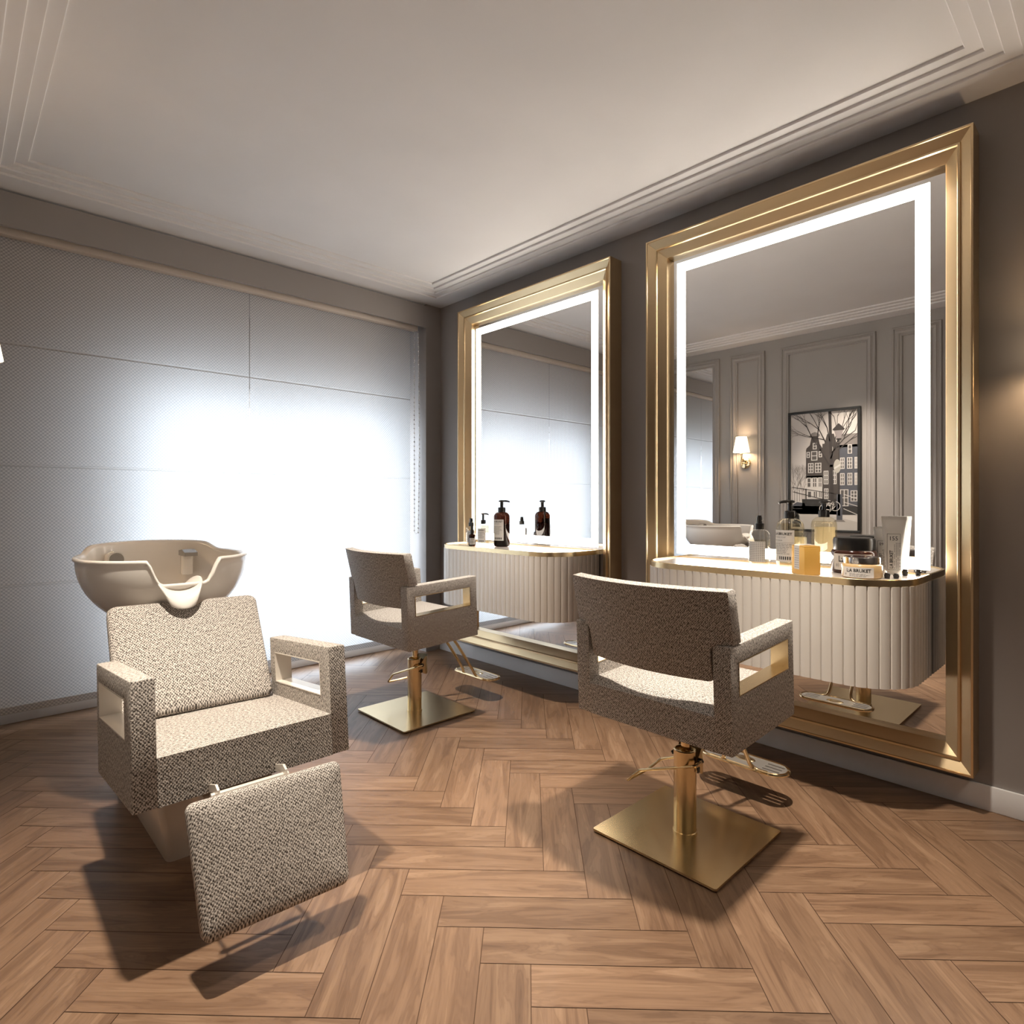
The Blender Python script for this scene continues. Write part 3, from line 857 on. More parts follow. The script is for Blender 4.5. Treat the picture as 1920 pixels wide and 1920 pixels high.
# ------------------------------------------------------------------ window blind
def build_blind():
    root = empty('roller_blind', (1.33, 3.94, 2.50), 'beige woven window blind covering the whole glazed end wall', 'blind')
    O = root.location.copy(); xl, xm, xr = XL + .02, 1.437, 2.668; yf = 3.98
    bm = bmesh.new(); box(bm, (XL + .002, 3.905, 2.4985), (2.690, 3.96, 2.555), .003); finish('headrail', bm, M['headrail'], root, origin=O)
    for a, b in ((xl, xm - .0022), (xm + .0022, xr)):
        bm = bmesh.new()          # one sheet of cloth, folded double at the hem and tucked at the dowel pockets
        zz = [.083, .118]; yy = [yf - .004, yf - .004]
        zz += [.119]; yy += [yf]
        for z in (.735, 1.352, 1.972): zz += [z - .007, z - .004, z + .004, z + .007]; yy += [yf, yf - .004, yf - .004, yf]
        zz += [2.53]; yy += [yf]
        A = [bm.verts.new((a, y, z)) for y, z in zip(yy, zz)]; B = [bm.verts.new((b, y, z)) for y, z in zip(yy, zz)]
        for i in range(len(A) - 1): bm.faces.new((A[i], B[i], B[i + 1], A[i + 1]))
        h0 = [bm.verts.new((x, yf, z)) for x, z in ((a, .119), (b, .119), (b, .083), (a, .083))]; bm.faces.new(h0)
        finish('fabric_panel', bm, M['blind'], root, origin=O, smooth=0)
    # bead chain
    bm = bmesh.new(); k = 0
    L_ = []
    nb = 46
    for i in range(nb): L_.append((2.673, 3.93, 2.495 - i * .0345))
    for i in range(nb): L_.append((2.673 + .018 + .012 * math.sin(math.pi * i / nb), 3.905, 2.478 - i * .0345))
    for x, y, z in L_:
        bmesh.ops.create_icosphere(bm, subdivisions=1, radius=.0075, matrix=Matrix.Translation((x, y, z)))
    tube(bm, [(2.673, 3.93, 2.50), (2.673, 3.93, .93), (2.682, 3.92, .915), (2.691, 3.905, .93), (2.702, 3.905, 1.7), (2.691, 3.905, 2.50)], .0016, 6)
    finish('bead_chain', bm, M['chrome'], root, origin=O, smooth=80)
build_blind()

# ------------------------------------------------------------------ wall sconces
def build_sconce():
    root = empty('wall_sconce', (XL, 2.702, 1.544), 'small brass wall sconce with lit cream shade seen in the mirror', 'lamp', 'brass wall sconces with cream shades')
    bm = bmesh.new()
    lathe(bm, [(0, 0), (.052, 0), (.054, .004), (.052, .012), (.047, .016), (.0, .016)], 36)
    for v in bm.verts: v.co = Vector((v.co.z, v.co.x, v.co.y))
    finish('backplate', bm, M['goldp'], root, smooth=40)
    bm = bmesh.new(); tube(bm, [(.014, 0, 0), (.092, 0, 0)], .0065, 14); finish('arm', bm, M['goldp'], root)
    bm = bmesh.new(); tube(bm, [(.090, 0, -.035), (.090, 0, .088)], .0095, 16); lathe(bm, [(.016, .085), (.017, .10), (.012, .112)], 20, (.09, 0)); finish('stem', bm, M['goldp'], root)
    bm = bmesh.new(); n = 40
    lathe(bm, [(.077, .103), (.050, .253), (.0485, .253), (.0755, .103), (.077, .103)], n, (.09, 0), close=False)
    finish('lamp_shade', bm, M['shade'], root, smooth=60)
    return root
s1 = build_sconce()
s2 = copy_tree(s1); s2.location = (XW, .17, 1.544); s2.rotation_euler = (0, 0, math.pi)
s2['label'] = 'brass wall sconce with lit shade on the mirror wall, beyond the right edge'

# ------------------------------------------------------------------ framed print on the left wall
def build_picture():
    y1, y0, z0, z1 = 2.282, 1.678, .896, 1.988
    root = empty('framed_picture', (XL, (y0 + y1) / 2, z0), 'black framed monochrome photograph of canal houses, seen in the near mirror', 'picture')
    O = root.location.copy(); xf = XL + .034
    bm = bmesh.new(); w = .022
    for lo, hi in (((y0, z0), (y1, z0 + w)), ((y0, z1 - w), (y1, z1)), ((y0, z0 + w), (y0 + w, z1 - w)), ((y1 - w, z0 + w), (y1, z1 - w))):
        box(bm, (XL + .0005, lo[0], lo[1]), (xf, hi[0], hi[1]), .0015)
    box(bm, (XL + .0005, y0 + .004, z0 + .004), (XL + .012, y1 - .004, z1 - .004))
    finish('frame', bm, M['pframe'], root, origin=O)
    bm = bmesh.new(); names = list(GREY); X0 = XL + .0225
    S0, S1, T0, T1 = y1 - w, y0 + w, z1 - w, z0 + w
    lev = [0]
    def P3(s, t): return (X0 + lev[0], S0 + (S1 - S0) * s, T0 + (T1 - T0) * t)
    def clampq(pts): return [(min(max(s, 0), 1), min(max(t, 0), 1)) for s, t in pts]
    def poly(pts, m):
        try: quad(bm, [P3(*p) for p in clampq(pts)], names.index(m))
        except ValueError: pass
    def rect(a, b, c, d, m): poly([(a, c), (b, c), (b, d), (a, d)], m)
    def line(p, q, wd, m, wd2=None):
        A, B = Vector((p[0] * .56, p[1] * 1.05)), Vector((q[0] * .56, q[1] * 1.05)); d = B - A
        if d.length < 1e-5: return
        nn = Vector((-d.y, d.x)).normalized(); w2 = wd if wd2 is None else wd2
        poly([((v.x) / .56, v.y / 1.05) for v in (A + nn * wd, A - nn * wd, B - nn * w2, B + nn * w2)], m)
    rect(0, 1, 0, 1, 'sky'); lev[0] += .0003
    rnd = random.Random(3)
    def tree(p, ang, ln, wd, depth, m, spread=.5, base=None):
        q = (p[0] + math.cos(ang) * ln / .56, p[1] - math.sin(ang) * ln / 1.05)
        if 0 <= p[0] <= 1 and p[1] >= 0: line(p, q, wd, m, wd * .7)
        if depth == 0 or q[1] < -.05: return
        for k in range(2 if depth > 1 or rnd.random() < .7 else 3):
            tree(q, ang + rnd.uniform(-spread, spread), ln * rnd.uniform(.68, .88), wd * .66, depth - 1, m, spread)
    for x in (.02, .06, .10, .14, .18, .21): tree((x, .76), R(90), .088, .0026, 6, 'roof', .55)
    lev[0] += .0002
    rect(.72, 1, .20, .31, 'roof'); rect(.49, .74, .27, .78, 'house'); poly([(.52, .27), (.56, .19), (.66, .19), (.70, .27)], 'house'); rect(.74, 1, .29, .80, 'blue')
    poly([(.24, .315), (.25, .30), (.30, .275), (.325, .21), (.30, .195), (.33, .175), (.375, .165), (.42, .175), (.45, .195), (.425, .21), (.44, .26), (.49, .305), (.49, .56), (.24, .56)], 'house')
    rect(.25, .49, .54, .73, 'white'); lev[0] += .0002
    poly([(.30, .19), (.33, .172), (.375, .165), (.42, .172), (.45, .19), (.45, .20), (.30, .20)], 'roof')
    def win(a, b, c, d, nx=2, ny=3):
        lev[0] = .0008; rect(a, b, c, d, 'white'); lev[0] = .0010
        gw, gh = (b - a), (d - c); fx, fy = .012, .006
        for i in range(nx):
            for j in range(ny):
                rect(a + fx + (gw - fx) * i / nx, a + (gw - fx) * (i + 1) / nx, c + fy + (gh - fy) * j / ny, c + (gh - fy) * (j + 1) / ny, 'pane')
    for q in ((.345, .405, .258, .312, 1, 2), (.25, .30, .332, .383, 1, 2), (.32, .415, .328, .408, 1, 2), (.435, .485, .332, .383, 1, 2), (.272, .357, .43, .515), (.378, .475, .43, .515), (.255, .32, .555, .64, 1, 2), (.338, .41, .555, .64, 2, 2), (.425, .487, .555, .64, 2, 2), (.26, .33, .67, .73, 1, 1), (.35, .42, .67, .73, 2, 1), (.43, .49, .67, .73, 2, 1),
              (.51, .58, .50, .615), (.64, .70, .50, .615), (.515, .58, .65, .74), (.60, .645, .30, .36), (.75, .815, .395, .49), (.85, .925, .395, .49), (.955, 1, .395, .49), (.75, .815, .525, .625), (.855, .925, .525, .625), (.955, 1, .525, .625), (.75, .87, .66, .80, 2, 2), (.90, .995, .67, .76), (.86, .92, .29, .365, 1, 2)): win(*q)
    lev[0] = .0012
    rect(0, 1, .80, .87, 'water'); rect(.18, .75, .74, .87, 'water'); poly([(.03, .79), (.10, .765), (.22, .775), (.24, .82), (.05, .82)], 'blue'); poly([(.02, .825), (.20, .825), (.22, .86), (.04, .87)], 'quay')
    poly([(0, .875), (.36, .845), (1, .93), (1, 1), (0, 1)], 'quay'); lev[0] = .0014
    for p, q in (((.02, .635), (.72, .70)), ((.04, .675), (.52, .745)), ((.80, .70), (1, .74)), ((.80, .765), (1, .80)), ((.80, .82), (1, .87))): line(p, q, .0028, 'branch' if p[0] < .5 else 'white')
    for x in (.24, .50): line((x, .65), (x, .76), .005, 'branch')
    line((.635, .82), (.625, .45), .017, 'branch', .012); line((.625, .47), (.60, .0), .013, 'branch', .012)
    for x0, t0, an, l0, w0 in ((.61, .47, 118, .17, .007), (.615, .40, 70, .15, .006), (.52, .235, 165, .10, .004), (.54, .26, 115, .13, .005), (.63, .35, 50, .15, .005), (.66, .30, 80, .15, .004), (.72, .33, 40, .13, .004), (.60, .25, 100, .12, .005), (.80, .22, 60, .11, .003)):
        tree((x0, t0), R(an), l0, w0, 6, 'branch', .42)
    lev[0] = .0016
    poly([(.64, .155), (.73, .105), (.82, .155), (.80, .165), (.66, .165)], 'branch'); poly([(.665, .165), (.795, .165), (.765, .235), (.70, .235)], 'mist'); rect(.695, .77, .232, .245, 'branch'); line((.735, .24), (.735, .88), .004, 'branch', .010)
    rect(.70, .785, .70, .915, 'blue'); poly([(.68, .915), (.80, .915), (.83, .93), (.66, .93)], 'roof')
    lev[0] = .0018
    poly([(.71 + .052 * math.cos(R(a)), .465 + .058 * math.sin(R(a))) for a in range(0, 360, 15)], 'sign'); lev[0] = .0020; poly([(.665, .475), (.757, .445), (.757, .462), (.665, .492)], 'white')
    def ringc(cx, ct, r):
        k = 24
        for i in range(k):
            a0, a1 = 2 * math.pi * i / k, 2 * math.pi * (i + 1) / k
            line((cx + r * math.cos(a0) / .56, ct + r * math.sin(a0) / 1.05), (cx + r * math.cos(a1) / .56, ct + r * math.sin(a1) / 1.05), .0028, 'white')
    ringc(.53, .825, .046); ringc(.68, .80, .040)
    for p, q in (((.53, .825), (.58, .77)), ((.58, .77), (.67, .79)), ((.53, .825), (.63, .835)), ((.63, .835), (.66, .77)), ((.58, .77), (.63, .835)), ((.57, .75), (.61, .755)), ((.64, .765), (.69, .762)), ((.63, .835), (.68, .80))): line(p, q, .003, 'white')
    me = finish('print', bm, [GREY[k] for k in names], root, origin=O, smooth=0)
build_picture()

# ------------------------------------------------------------------ bottles and jars
CAMDIR = lambda x, y: math.atan2(-y, -x)          # angle from a thing towards the camera
def wrap(cx, cy, r, a0):
    """label coords -> cylinder surface; a0 is the angle of the label's middle, x to the viewer's right"""
    return lambda x, y: (cx + r * math.cos(a0 + x / r), cy + r * math.sin(a0 + x / r), y)

def label_patch(bm, f, x0, x1, y0, y1, mi=0, n=14):
    A = [bm.verts.new(f(x0 + (x1 - x0) * i / n, y0)) for i in range(n + 1)]; B = [bm.verts.new(f(x0 + (x1 - x0) * i / n, y1)) for i in range(n + 1)]
    for i in range(n):
        q = bm.faces.new((A[i], A[i + 1], B[i + 1], B[i])); q.material_index = mi

def bottle_profile(r, hb, rn, hn, foot=.15):
    """round-shouldered bottle: radius r, body height hb, neck radius rn up to hn"""
    p = [(0, .003), (r * .80, .001), (r * .94, .004), (r, .014)]
    sh = min(r - rn, (hb * .32))
    p.append((r, hb - sh * 1.05))
    for k in range(1, 8): a = R(90 * k / 8); p.append((rn + (r - rn) * math.cos(a), hb - sh * 1.05 + sh * 1.05 * math.sin(a)))
    p += [(rn, hb), (rn, hn)]
    return p

def text_lines(bm, f, x0, x1, y0, y1, rows, mi, seed=1):
    """rows of small print, too small to read, as short bars"""
    rn = random.Random(seed)
    for k in range(rows):
        yy = y1 - (y1 - y0) * (k + .5) / rows; hgt = (y1 - y0) / rows * .38; x = x0; end = x1 - rn.random() * (x1 - x0) * .3
        while x < end:
            w = rn.uniform(.06, .18) * (x1 - x0); e = min(x + w, end)
            label_patch(bm, f, x, e, yy - hgt / 2, yy + hgt / 2, mi, 3); x = e + (x1 - x0) * .03

def pump_head(root, z0, r, z1, ang, k=1.0):
    bm = bmesh.new(); lathe(bm, [(r, z0), (r * 1.03, z0 + .004), (r * 1.03, z0 + .024 * k), (r * .92, z0 + .030 * k), (r * .45, z0 + .031 * k)], 28)
    lathe(bm, [(r * .42, z0 + .030 * k), (r * .42, z1 - .012 * k)], 20)
    lathe(bm, [(r * .36, z1 - .014 * k), (r * .80, z1 - .010 * k), (r * .85, z1 - .004 * k), (r * .5, z1)], 24)
    d = Vector((math.cos(ang), math.sin(ang), 0)); p = Vector((0, 0, z1 - .006 * k))
    tube(bm, [p - d * r * .5, p + d * r * 1.2, p + d * r * 1.9 + Vector((0, 0, -.003)), p + d * r * 2.15 + Vector((0, 0, -.007))], [.0065 * k, .006 * k, .0048 * k, .004 * k], 12)
    finish('pump', bm, M['black'], root, smooth=40)

def place(name, x, y, label, cat, group=None):
    return empty(name, (x, y, ZT), label, cat, group)

def bottle(root, r, hb, rn, hn, mat, liquid=None, fill=.8):
    bm = bmesh.new(); lathe(bm, bottle_profile(r, hb, rn, hn), 40, close=False); o = finish('bottle_body', bm, mat, root, smooth=50)
    if liquid:
        prof = [(q[0] * .95, q[1] + .002) for q in bottle_profile(r, hb, rn, hn) if q[1] < hb * fill]
        top = prof[-1][0] if prof[-1][1] > hb * .7 else r * .95
        prof += [(top, hb * fill), (0, hb * fill)]
        bm = bmesh.new(); lathe(bm, prof, 36, close=False); finish('liquid', bm, liquid, o, smooth=50)
    return o

# near shelf -----------------------------------------------------
def near_shelf():
    G = 'toiletries on the near vanity shelf'
    # spray bottle
    x, y, r = 2.645, 1.186, .0455
    t = place('spray_bottle', x, y, 'clear spray bottle with checked label, leftmost on the near vanity shelf', 'bottle', G)
    b = bottle(t, r, .170, .016, .176, M['clear'], M['straw'], .72); a0 = CAMDIR(x, y)
    bm = bmesh.new(); f = wrap(0, 0, r + .0006, a0 - R(18)); label_patch(bm, f, -.040, .040, .028, .118)
    for i in range(10):
        for j in range(11): label_patch(bm, wrap(0, 0, r + .0010, a0 - R(18)), -.037 + i * .0077, -.037 + i * .0077 + .0042, .032 + j * .0078, .032 + j * .0078 + .0038, 1, 1)
    finish('label', bm, [M['label'], M['inkg']], b, smooth=60)
    bm = bmesh.new(); lathe(bm, [(.0195, .170), (.0195, .196), (.0165, .198)], 24); lathe(bm, [(.0125, .197), (.0118, .222), (.009, .232), (0, .232)], 20, close=False); finish('sprayer', bm, M['black'], t, smooth=40)
    bm = bmesh.new(); lathe(bm, [(.0178, .198), (.0150, .236), (.006, .239), (0, .239)], 24, close=False); finish('clear_cap', bm, M['clear'], t, smooth=50)
    # pump soap bottle
    x, y, r = 2.655, 1.056, .0560
    t = place('soap_bottle', x, y, 'tall clear soap bottle with black pump and white lettered label, near vanity shelf', 'bottle', G)
    b = bottle(t, r, .222, .018, .228, M['straw'], M['straw'], .9); a0 = CAMDIR(x, y)
    bm = bmesh.new(); f = wrap(0, 0, r + .0006, a0 - R(34)); label_patch(bm, f, -.052, .050, .038, .172)
    g = wrap(0, 0, r + .0011, a0 - R(34))
    put_text(bm, 'L:A BRUKET', .0155, lambda u, v: g(u - .046, v + .151), True, .088, 1)
    put_text(bm, '194 HAND SOAP', .0105, lambda u, v: g(u - .046, v + .138), False, .062, 2)
    text_lines(bm, g, -.046, .02, .124, .132, 1, 2, 2); text_lines(bm, g, -.046, .046, .068, .116, 7, 2, 3)
    label_patch(bm, g, -.050, .048, .1185, .1195, 2)
    for i in range(6): label_patch(bm, g, -.014 + i * .009, -.014 + i * .009 + .005, .046, .060, 1, 2)
    finish('label', bm, [M['label'], M['ink'], M['inkg']], b, smooth=60)
    bm = bmesh.new(); tube(bm, [(0, 0, .225), (.004, .006, .03)], .003, 8); finish('dip_tube', bm, M['clear'], b)
    pump_head(t, .220, .0235, .300, R(140), 1.12)
    # carton
    t = empty('gold_carton', (2.540, .948, ZT), 'small gold carton with a white paper band, on the near vanity shelf', 'carton', G, R(52.5))
    bm = bmesh.new(); hx, hy, hz = .045, .034, .112
    box(bm, (-hx, -hy, 0), (hx, hy, hz), .0012); finish('box_body', bm, M['yellow'], t)
    bm = bmesh.new(); box(bm, (-hx + .001, -hy + .001, hz), (hx - .001, hy - .001, hz + .004), .0015); finish('box_lid', bm, M['yellow'], t)
    bm = bmesh.new(); e = .0008; xx = .008
    prism(bm, [(hy + e, .020), (hy + e, hz + .004), (hy - .004, hz + .0075), (0, hz + .0085), (-hy + .004, hz + .0075), (-hy - e, hz + .004), (-hy - e, .020), (-hy, .020), (-hy, hz + .002), (0, hz + .006), (hy, hz + .002), (hy, .020)], lambda p: (xx - .017, p[0], p[1]), lambda p: (xx + .017, p[0], p[1]))
    band = finish('paper_band', bm, M['label'], t)
    for s in (-1, 1):
        bm = bmesh.new()
        for i in range(4):
            for j in range(9):
                ya = s * (hy + e + .0004); x0 = xx - .014 + i * .0074; z0 = .026 + j * .0092
                quad(bm, [(x0, ya, z0), (x0 + .004, ya, z0), (x0 + .004, ya, z0 + .0045), (x0, ya, z0 + .0045)])
        finish('band_print', bm, M['inkg'], band)
    # big dark jar
    D = Vector((.688, .725)); Rr = Vector((.725, -.688))
    def pos(px, d): k = (px - 960) / 1126 * d; q = D * d + Rr * k; return q.x, q.y
    x, y = pos(1600, 2.500); r = .0850
    t = place('cream_jar', x, y, 'large dark jar with a wide black lid, behind the smaller honey coloured jar', 'jar', G); a0 = CAMDIR(x, y)
    bm = bmesh.new(); lathe(bm, [(0, 0), (r * .94, 0), (r, .006), (r, .082), (r * .955, .092), (r * .92, .094)], 48, close=False); b = finish('jar_body', bm, M['amberjar'], t, smooth=45)
    bm = bmesh.new(); f = wrap(0, 0, r + .0006, a0); label_patch(bm, f, -.084, .070, .014, .080); g = wrap(0, 0, r + .0012, a0)
    put_text(bm, 'L:A BRUKET', .034, lambda u, v: g(u - .060, v + .048), True, .128, 1); put_text(bm, '80', .018, lambda u, v: g(u - .074, v + .027), False, None, 2)
    text_lines(bm, g, -.03, .06, .018, .044, 4, 2, 9)
    finish('label', bm, [M['label'], M['ink'], M['inkg']], b, smooth=60)
    bm = bmesh.new(); lathe(bm, [(r * .90, .092), (r * .91, .098), (r * .915, .134), (r * .88, .143), (r * .80, .145), (0, .145)], 48, close=False); finish('lid', bm, M['black'], t, smooth=40)
    # honey jar in front
    x, y = pos(1615, 2.336); r = .0700
    t = place('balm_jar', x, y, 'small honey coloured jar with silver lid and lettered label, front of near shelf', 'jar', G); a0 = CAMDIR(x, y)
    bm = bmesh.new(); lathe(bm, [(0, 0), (r * .93, 0), (r, .006), (r, .048), (r * .94, .053), (r * .9, .054)], 48, close=False); b = finish('jar_body', bm, M['goldjar'], t, smooth=45)
    bm = bmesh.new(); f = wrap(0, 0, r + .0006, a0 - R(12)); label_patch(bm, f, -.062, .056, .004, .043); g = wrap(0, 0, r + .0012, a0 - R(12))
    put_text(bm, 'L:A BRUKET', .0175, lambda u, v: g(u - .042, v + .025), True, .088, 1); put_text(bm, '80', .0105, lambda u, v: g(u - .052, v + .012), False, None, 2)
    text_lines(bm, g, -.030, .040, .007, .021, 3, 2, 5)
    finish('label', bm, [M['label'], M['ink'], M['inkg']], b, smooth=60)
    bm = bmesh.new(); lathe(bm, [(r * .89, .053), (r * .90, .055), (r * .905, .077), (r * .885, .080), (0, .080)], 48, close=False); finish('lid', bm, M['silver'], t, smooth=40)
    # two squeeze tubes
    def sq_tube(x, y, w, hh, num, label, ln):
        a0 = CAMDIR(x, y); t = empty('squeeze_tube', (x, y, ZT), label, 'tube', G, a0 + R(90)) # local -y?; local x runs across
        bm = bmesh.new(); rings = []; K = 28
        for f, wd, dp in ((0, .31, .31), (.02, .325, .325), (.25, .36, .30), (.5, .41, .23), (.75, .46, .13), (.93, .49, .035), (.945, .5, .012), (1, .5, .010)):
            z = .010 + f * (hh - .010)
            rings.append([bm.verts.new((w * wd * math.cos(2 * math.pi * k / K), w * dp * math.sin(2 * math.pi * k / K), z)) for k in range(K)])
        for A, B in zip(rings, rings[1:]):
            for k in range(K): bm.faces.new((A[k], A[(k + 1) % K], B[(k + 1) % K], B[k]))
        bm.faces.new(rings[0][::-1]); bm.faces.new(rings[-1])
        b = finish('tube_body', bm, M['tube'], t, smooth=50)
        bm = bmesh.new(); lathe(bm, [(w * .27, 0), (w * .27, .010)], 28); finish('screw_cap', bm, M['tube'], t)
        # print: framed panel on the front (local -y... towards the camera)
        bm = bmesh.new()
        def fr(u, v):
            q = (v - .010) / (hh - .010); tab = ((0, .31, .31), (.02, .325, .325), (.25, .36, .30), (.5, .41, .23), (.75, .46, .13), (.93, .49, .035), (1, .5, .01))
            for (f0, w0, d0), (f1, w1, d1) in zip(tab, tab[1:]):
                if q <= f1: kk = (q - f0) / (f1 - f0); ww, dd = w * (w0 + (w1 - w0) * kk), w * (d0 + (d1 - d0) * kk); break
            else: ww, dd = w * .5, w * .01
            return (u, -dd * math.sqrt(max(0, 1 - (u / ww) ** 2)) - .0009, v)
        x0, x1, zb, zt = -.27 * w, .25 * w, .018, hh * .70; e = .0010
        for a, b_, c, d in ((x0, x1, zb, zb + e), (x0, x1, zt - e, zt), (x0, x0 + e, zb, zt), (x1 - e, x1, zb, zt)):
            n = 10
            if abs(b_ - a) > abs(d - c): label_patch(bm, fr, a, b_, c, d, 0, n)
            else:
                for i in range(n): label_patch(bm, fr, a, b_, c + (d - c) * i / n, c + (d - c) * (i + 1) / n, 0, 1)
        put_text(bm, num, .024 * w / .09, lambda u, v: fr(u + x0 + .006, v + zt - .027 * w / .09), False, (x1 - x0) * .68, 0)
        put_text(bm, 'L:A BRUKET', .017 * w / .09, lambda u, v: fr(u + x0 + .021 * w / .09, v + zb + .006), True, (zt - zb) * .50, 0, rot=True)
        for c in range(4):
            for i in range(16):
                if random.random() < .75:
                    xx = x0 + .025 * w / .09 + c * .0062 * w / .09; zz = zb + .006 + (zt - zb - .04) * i / 16
                    label_patch(bm, fr, xx, xx + .0022, zz, zz + (zt - zb - .04) / 16 * .7, 1, 1)
        finish('print', bm, [M['ink'], M['inkg']], b, smooth=0)
    sq_tube(2.806, .704, .0880, .2330, '155', 'tall pale squeeze tube printed with a framed number, right end of near shelf', 1)
    sq_tube(2.829, .752, .062, .188, '096', 'shorter pale squeeze tube half hidden behind the tall tube on near shelf', 2)
    # small black stoppers
    for (x, y, h_, lab) in ((2.616, .679, .022, 'small black stopper at the shelf front beside the honey jar'), (2.640, .655, .019, 'low black stopper at the shelf front below the tall tube'), (2.766, .656, .026, 'slim black stopper right of the tall tube'), (2.812, .622, .025, 'fluted black stopper nearest the right end of the near shelf')):
        bm = bmesh.new(); n = 20; rings = []
        for rr, z in ((.0078, 0), (.0082, .001), (.0100, h_ * .62), (.0102, h_ * .70), (.0075, h_ * .73), (.0078, h_ * .95), (.006, h_)):
            rings.append([bm.verts.new((rr * (1 + (.07 if k % 2 else 0)) * math.cos(2 * math.pi * k / n), rr * (1 + (.07 if k % 2 else 0)) * math.sin(2 * math.pi * k / n), z)) for k in range(n)])
        for A, B in zip(rings, rings[1:]):
            for k in range(n): bm.faces.new((A[k], A[(k + 1) % n], B[(k + 1) % n], B[k]))
        bm.faces.new(rings[0][::-1]); bm.faces.new(rings[-1])
        o = finish('bottle_stopper', bm, M['black'], smooth=20); o.location = (x, y, ZT); tag(o, lab, 'stopper', 'small black stoppers on the near shelf')
near_shelf()

def far_shelf():
    G = 'toiletries on the far vanity shelf'
    x, y, r = 2.612, 3.160, .036
    t = place('mist_bottle', x, y, 'small clear bottle with black spray top, behind the amber dropper on far shelf', 'bottle', G); a0 = CAMDIR(x, y)
    b = bottle(t, r, .128, .015, .134, M['clear'], None)
    bm = bmesh.new(); label_patch(bm, wrap(0, 0, r + .0006, a0), -.032, .026, .016, .100); g = wrap(0, 0, r + .001, a0); text_lines(bm, g, -.028, .02, .03, .09, 6, 1, 4); finish('label', bm, [M['label'], M['inkg']], b, smooth=60)
    bm = bmesh.new(); lathe(bm, [(.018, .128), (.018, .152), (.013, .154), (.010, .182), (0, .184)], 24, close=False); finish('sprayer', bm, M['black'], t, smooth=40)
    bm = bmesh.new(); lathe(bm, [(.016, .154), (.0135, .192), (0, .196)], 24, close=False); finish('clear_cap', bm, M['clear'], t, smooth=50)
    x, y, r = 2.545, 3.070, .0232
    t = place('dropper_bottle', x, y, 'tiny amber dropper bottle with black cap, front left of the far shelf', 'bottle', G); a0 = CAMDIR(x, y)
    b = bottle(t, r, .078, .011, .084, M['amber'], M['amberl'], .8)
    bm = bmesh.new(); label_patch(bm, wrap(0, 0, r + .0006, a0), -.020, .020, .012, .054); g = wrap(0, 0, r + .001, a0)
    put_text(bm, 'L:A BRUKET', .007, lambda u, v: g(u - .016, v + .045), True, .03, 1); text_lines(bm, g, -.016, .016, .018, .04, 4, 1, 6); finish('label', bm, [M['label'], M['ink']], b, smooth=60)
    bm = bmesh.new(); lathe(bm, [(.0125, .082), (.0125, .106), (.0095, .110), (.0085, .140), (.006, .158), (0, .162)], 20, close=False); finish('dropper', bm, M['black'], t, smooth=40)
    x, y, r = 2.560, 2.975, .0375
    t = place('lotion_bottle', x, y, 'clear lotion bottle with small black pump, left of the big amber bottle', 'bottle', G); a0 = CAMDIR(x, y)
    b = bottle(t, r, .153, .014, .158, M['straw'], M['straw'], .9)
    bm = bmesh.new(); label_patch(bm, wrap(0, 0, r + .0006, a0 - R(20)), -.036, .030, .030, .122); g = wrap(0, 0, r + .001, a0 - R(20))
    put_text(bm, 'L:A BRUKET', .011, lambda u, v: g(u - .031, v + .106), True, .052, 1); text_lines(bm, g, -.031, .024, .055, .10, 5, 2, 7)
    for i in range(5): label_patch(bm, g, -.02 + i * .008, -.02 + i * .008 + .005, .036, .044, 1, 2)
    finish('label', bm, [M['label'], M['ink'], M['inkg']], b, smooth=60)
    pump_head(t, .150, .0165, .220, R(-35), .85)
    x, y, r = 2.660, 2.905, .0520
    t = place('amber_bottle', x, y, 'big amber pump bottle with white label on the far vanity shelf', 'bottle', G); a0 = CAMDIR(x, y)
    b = bottle(t, r, .226, .021, .232, M['amber'], M['amberl'], .66)
    bm = bmesh.new(); label_patch(bm, wrap(0, 0, r + .0006, a0 - R(28)), -.050, .038, .042, .178); g = wrap(0, 0, r + .001, a0 - R(28))
    put_text(bm, 'L:A BRUKET', .015, lambda u, v: g(u - .042, v + .160), True, .074, 1); put_text(bm, '194 HAND SOAP', .009, lambda u, v: g(u - .042, v + .148), False, .05, 2)
    text_lines(bm, g, -.042, .030, .080, .136, 7, 2, 8)
    for i in range(6): label_patch(bm, g, -.028 + i * .0095, -.028 + i * .0095 + .006, .050, .062, 1, 2)
    finish('label', bm, [M['label'], M['ink'], M['inkg']], b, smooth=60)
    pump_head(t, .224, .0245, .305, R(-40), 1.1)
far_shelf()

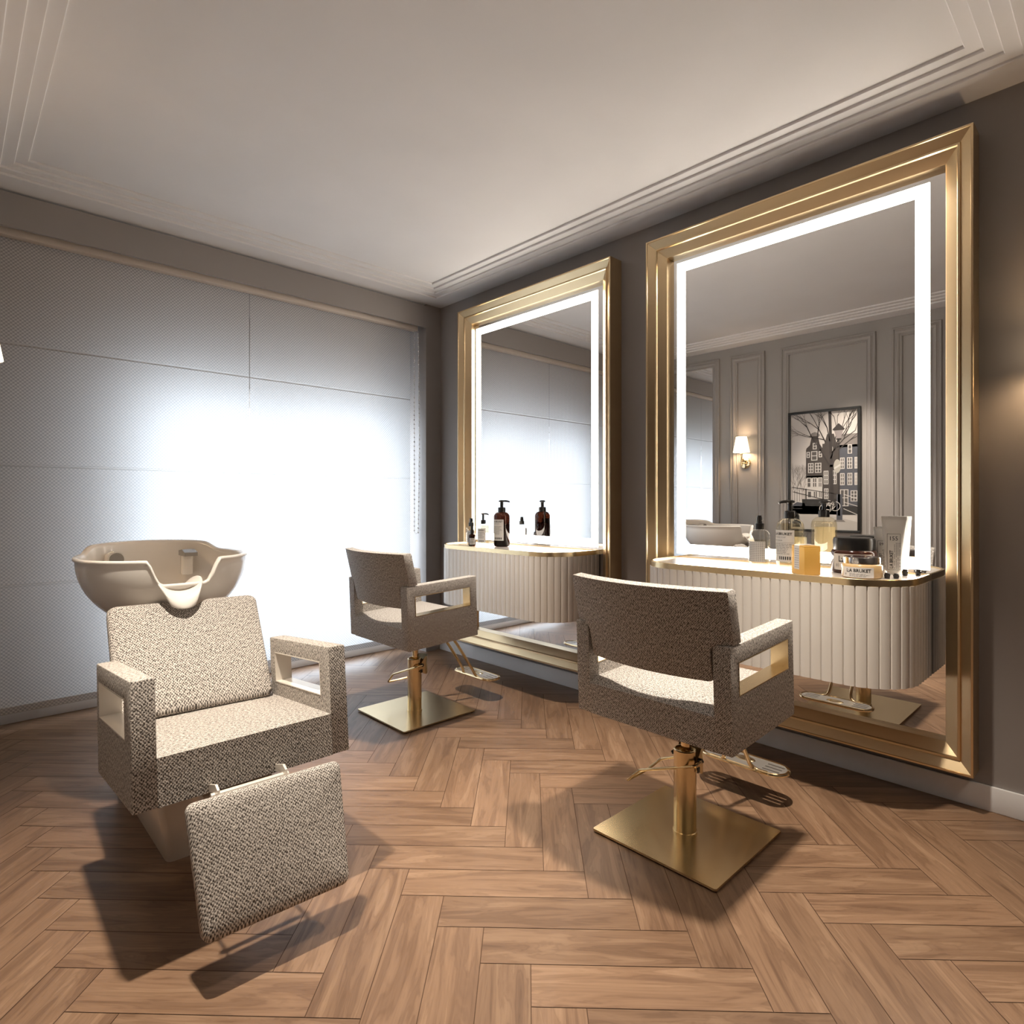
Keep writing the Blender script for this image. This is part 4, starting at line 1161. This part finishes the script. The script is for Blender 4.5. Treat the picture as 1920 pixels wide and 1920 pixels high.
# ------------------------------------------------------------------ lights
def lamp(name, kind, loc, energy, col, **kw):
    l = bpy.data.lights.new(name, kind); l.energy = energy; l.color = col
    for k, v in kw.items(): setattr(l, k, v)
    o = bpy.data.objects.new(name, l); COL.objects.link(o); o.location = loc; return o
WARM = (1, .89, .75)
SPOT = dict(spot_size=R(66), spot_blend=1.0)
lamp('downlight_or_fill', 'SPOT', (.40, 1.74, 2.69), 330, WARM, shadow_soft_size=.035, **SPOT)
lamp('downlight_or_fill', 'SPOT', (1.785, .842, 2.69), 330, WARM, shadow_soft_size=.05, **SPOT)
lamp('downlight_or_fill', 'SPOT', (1.85, 2.46, 2.69), 240, WARM, shadow_soft_size=.05, **SPOT)
for x in (.40, 1.785): lamp('downlight_or_fill', 'SPOT', (x, -.85, 2.69), 40, WARM, shadow_soft_size=.25, spot_size=R(140), spot_blend=1.0)  # unseen fill spots added behind the camera to brighten surfaces facing it
lamp('sconce_bulb', 'POINT', (XL + .09, 2.702, 1.70), 4, (1, .68, .38), shadow_soft_size=.03)
lamp('sconce_bulb', 'POINT', (XW - .09, .17, 1.70), 4, (1, .68, .38), shadow_soft_size=.03)

W = bpy.data.worlds.new('daylight'); SC.world = W; W.use_nodes = True
bg = W.node_tree.nodes['Background']; bg.inputs[0].default_value = (.80, .89, 1, 1); bg.inputs[1].default_value = 8.5

# ------------------------------------------------------------------ camera: level, slight vertical shift
cam = bpy.data.cameras.new('camera'); cam.sensor_width = 36; cam.lens = 36 * 1126 / 1920; cam.shift_y = -18.5 / 1920; cam.clip_start = .02
co = bpy.data.objects.new('camera', cam); COL.objects.link(co)
co.location = (0, 0, 1.163); co.rotation_euler = (R(90), 0, -math.atan2(1067, 1126.)); SC.camera = co

SC.view_settings.view_transform = 'Standard'; SC.view_settings.look = 'None'
SC.view_settings.exposure = .36; SC.view_settings.gamma = 1; SC.view_settings.use_curve_mapping = False
SC.cycles.max_bounces = 12; SC.cycles.diffuse_bounces = 6; SC.cycles.glossy_bounces = 6; SC.cycles.transparent_max_bounces = 16
SC.cycles.sample_clamp_indirect = 8; SC.cycles.caustics_reflective = False; SC.cycles.caustics_refractive = False
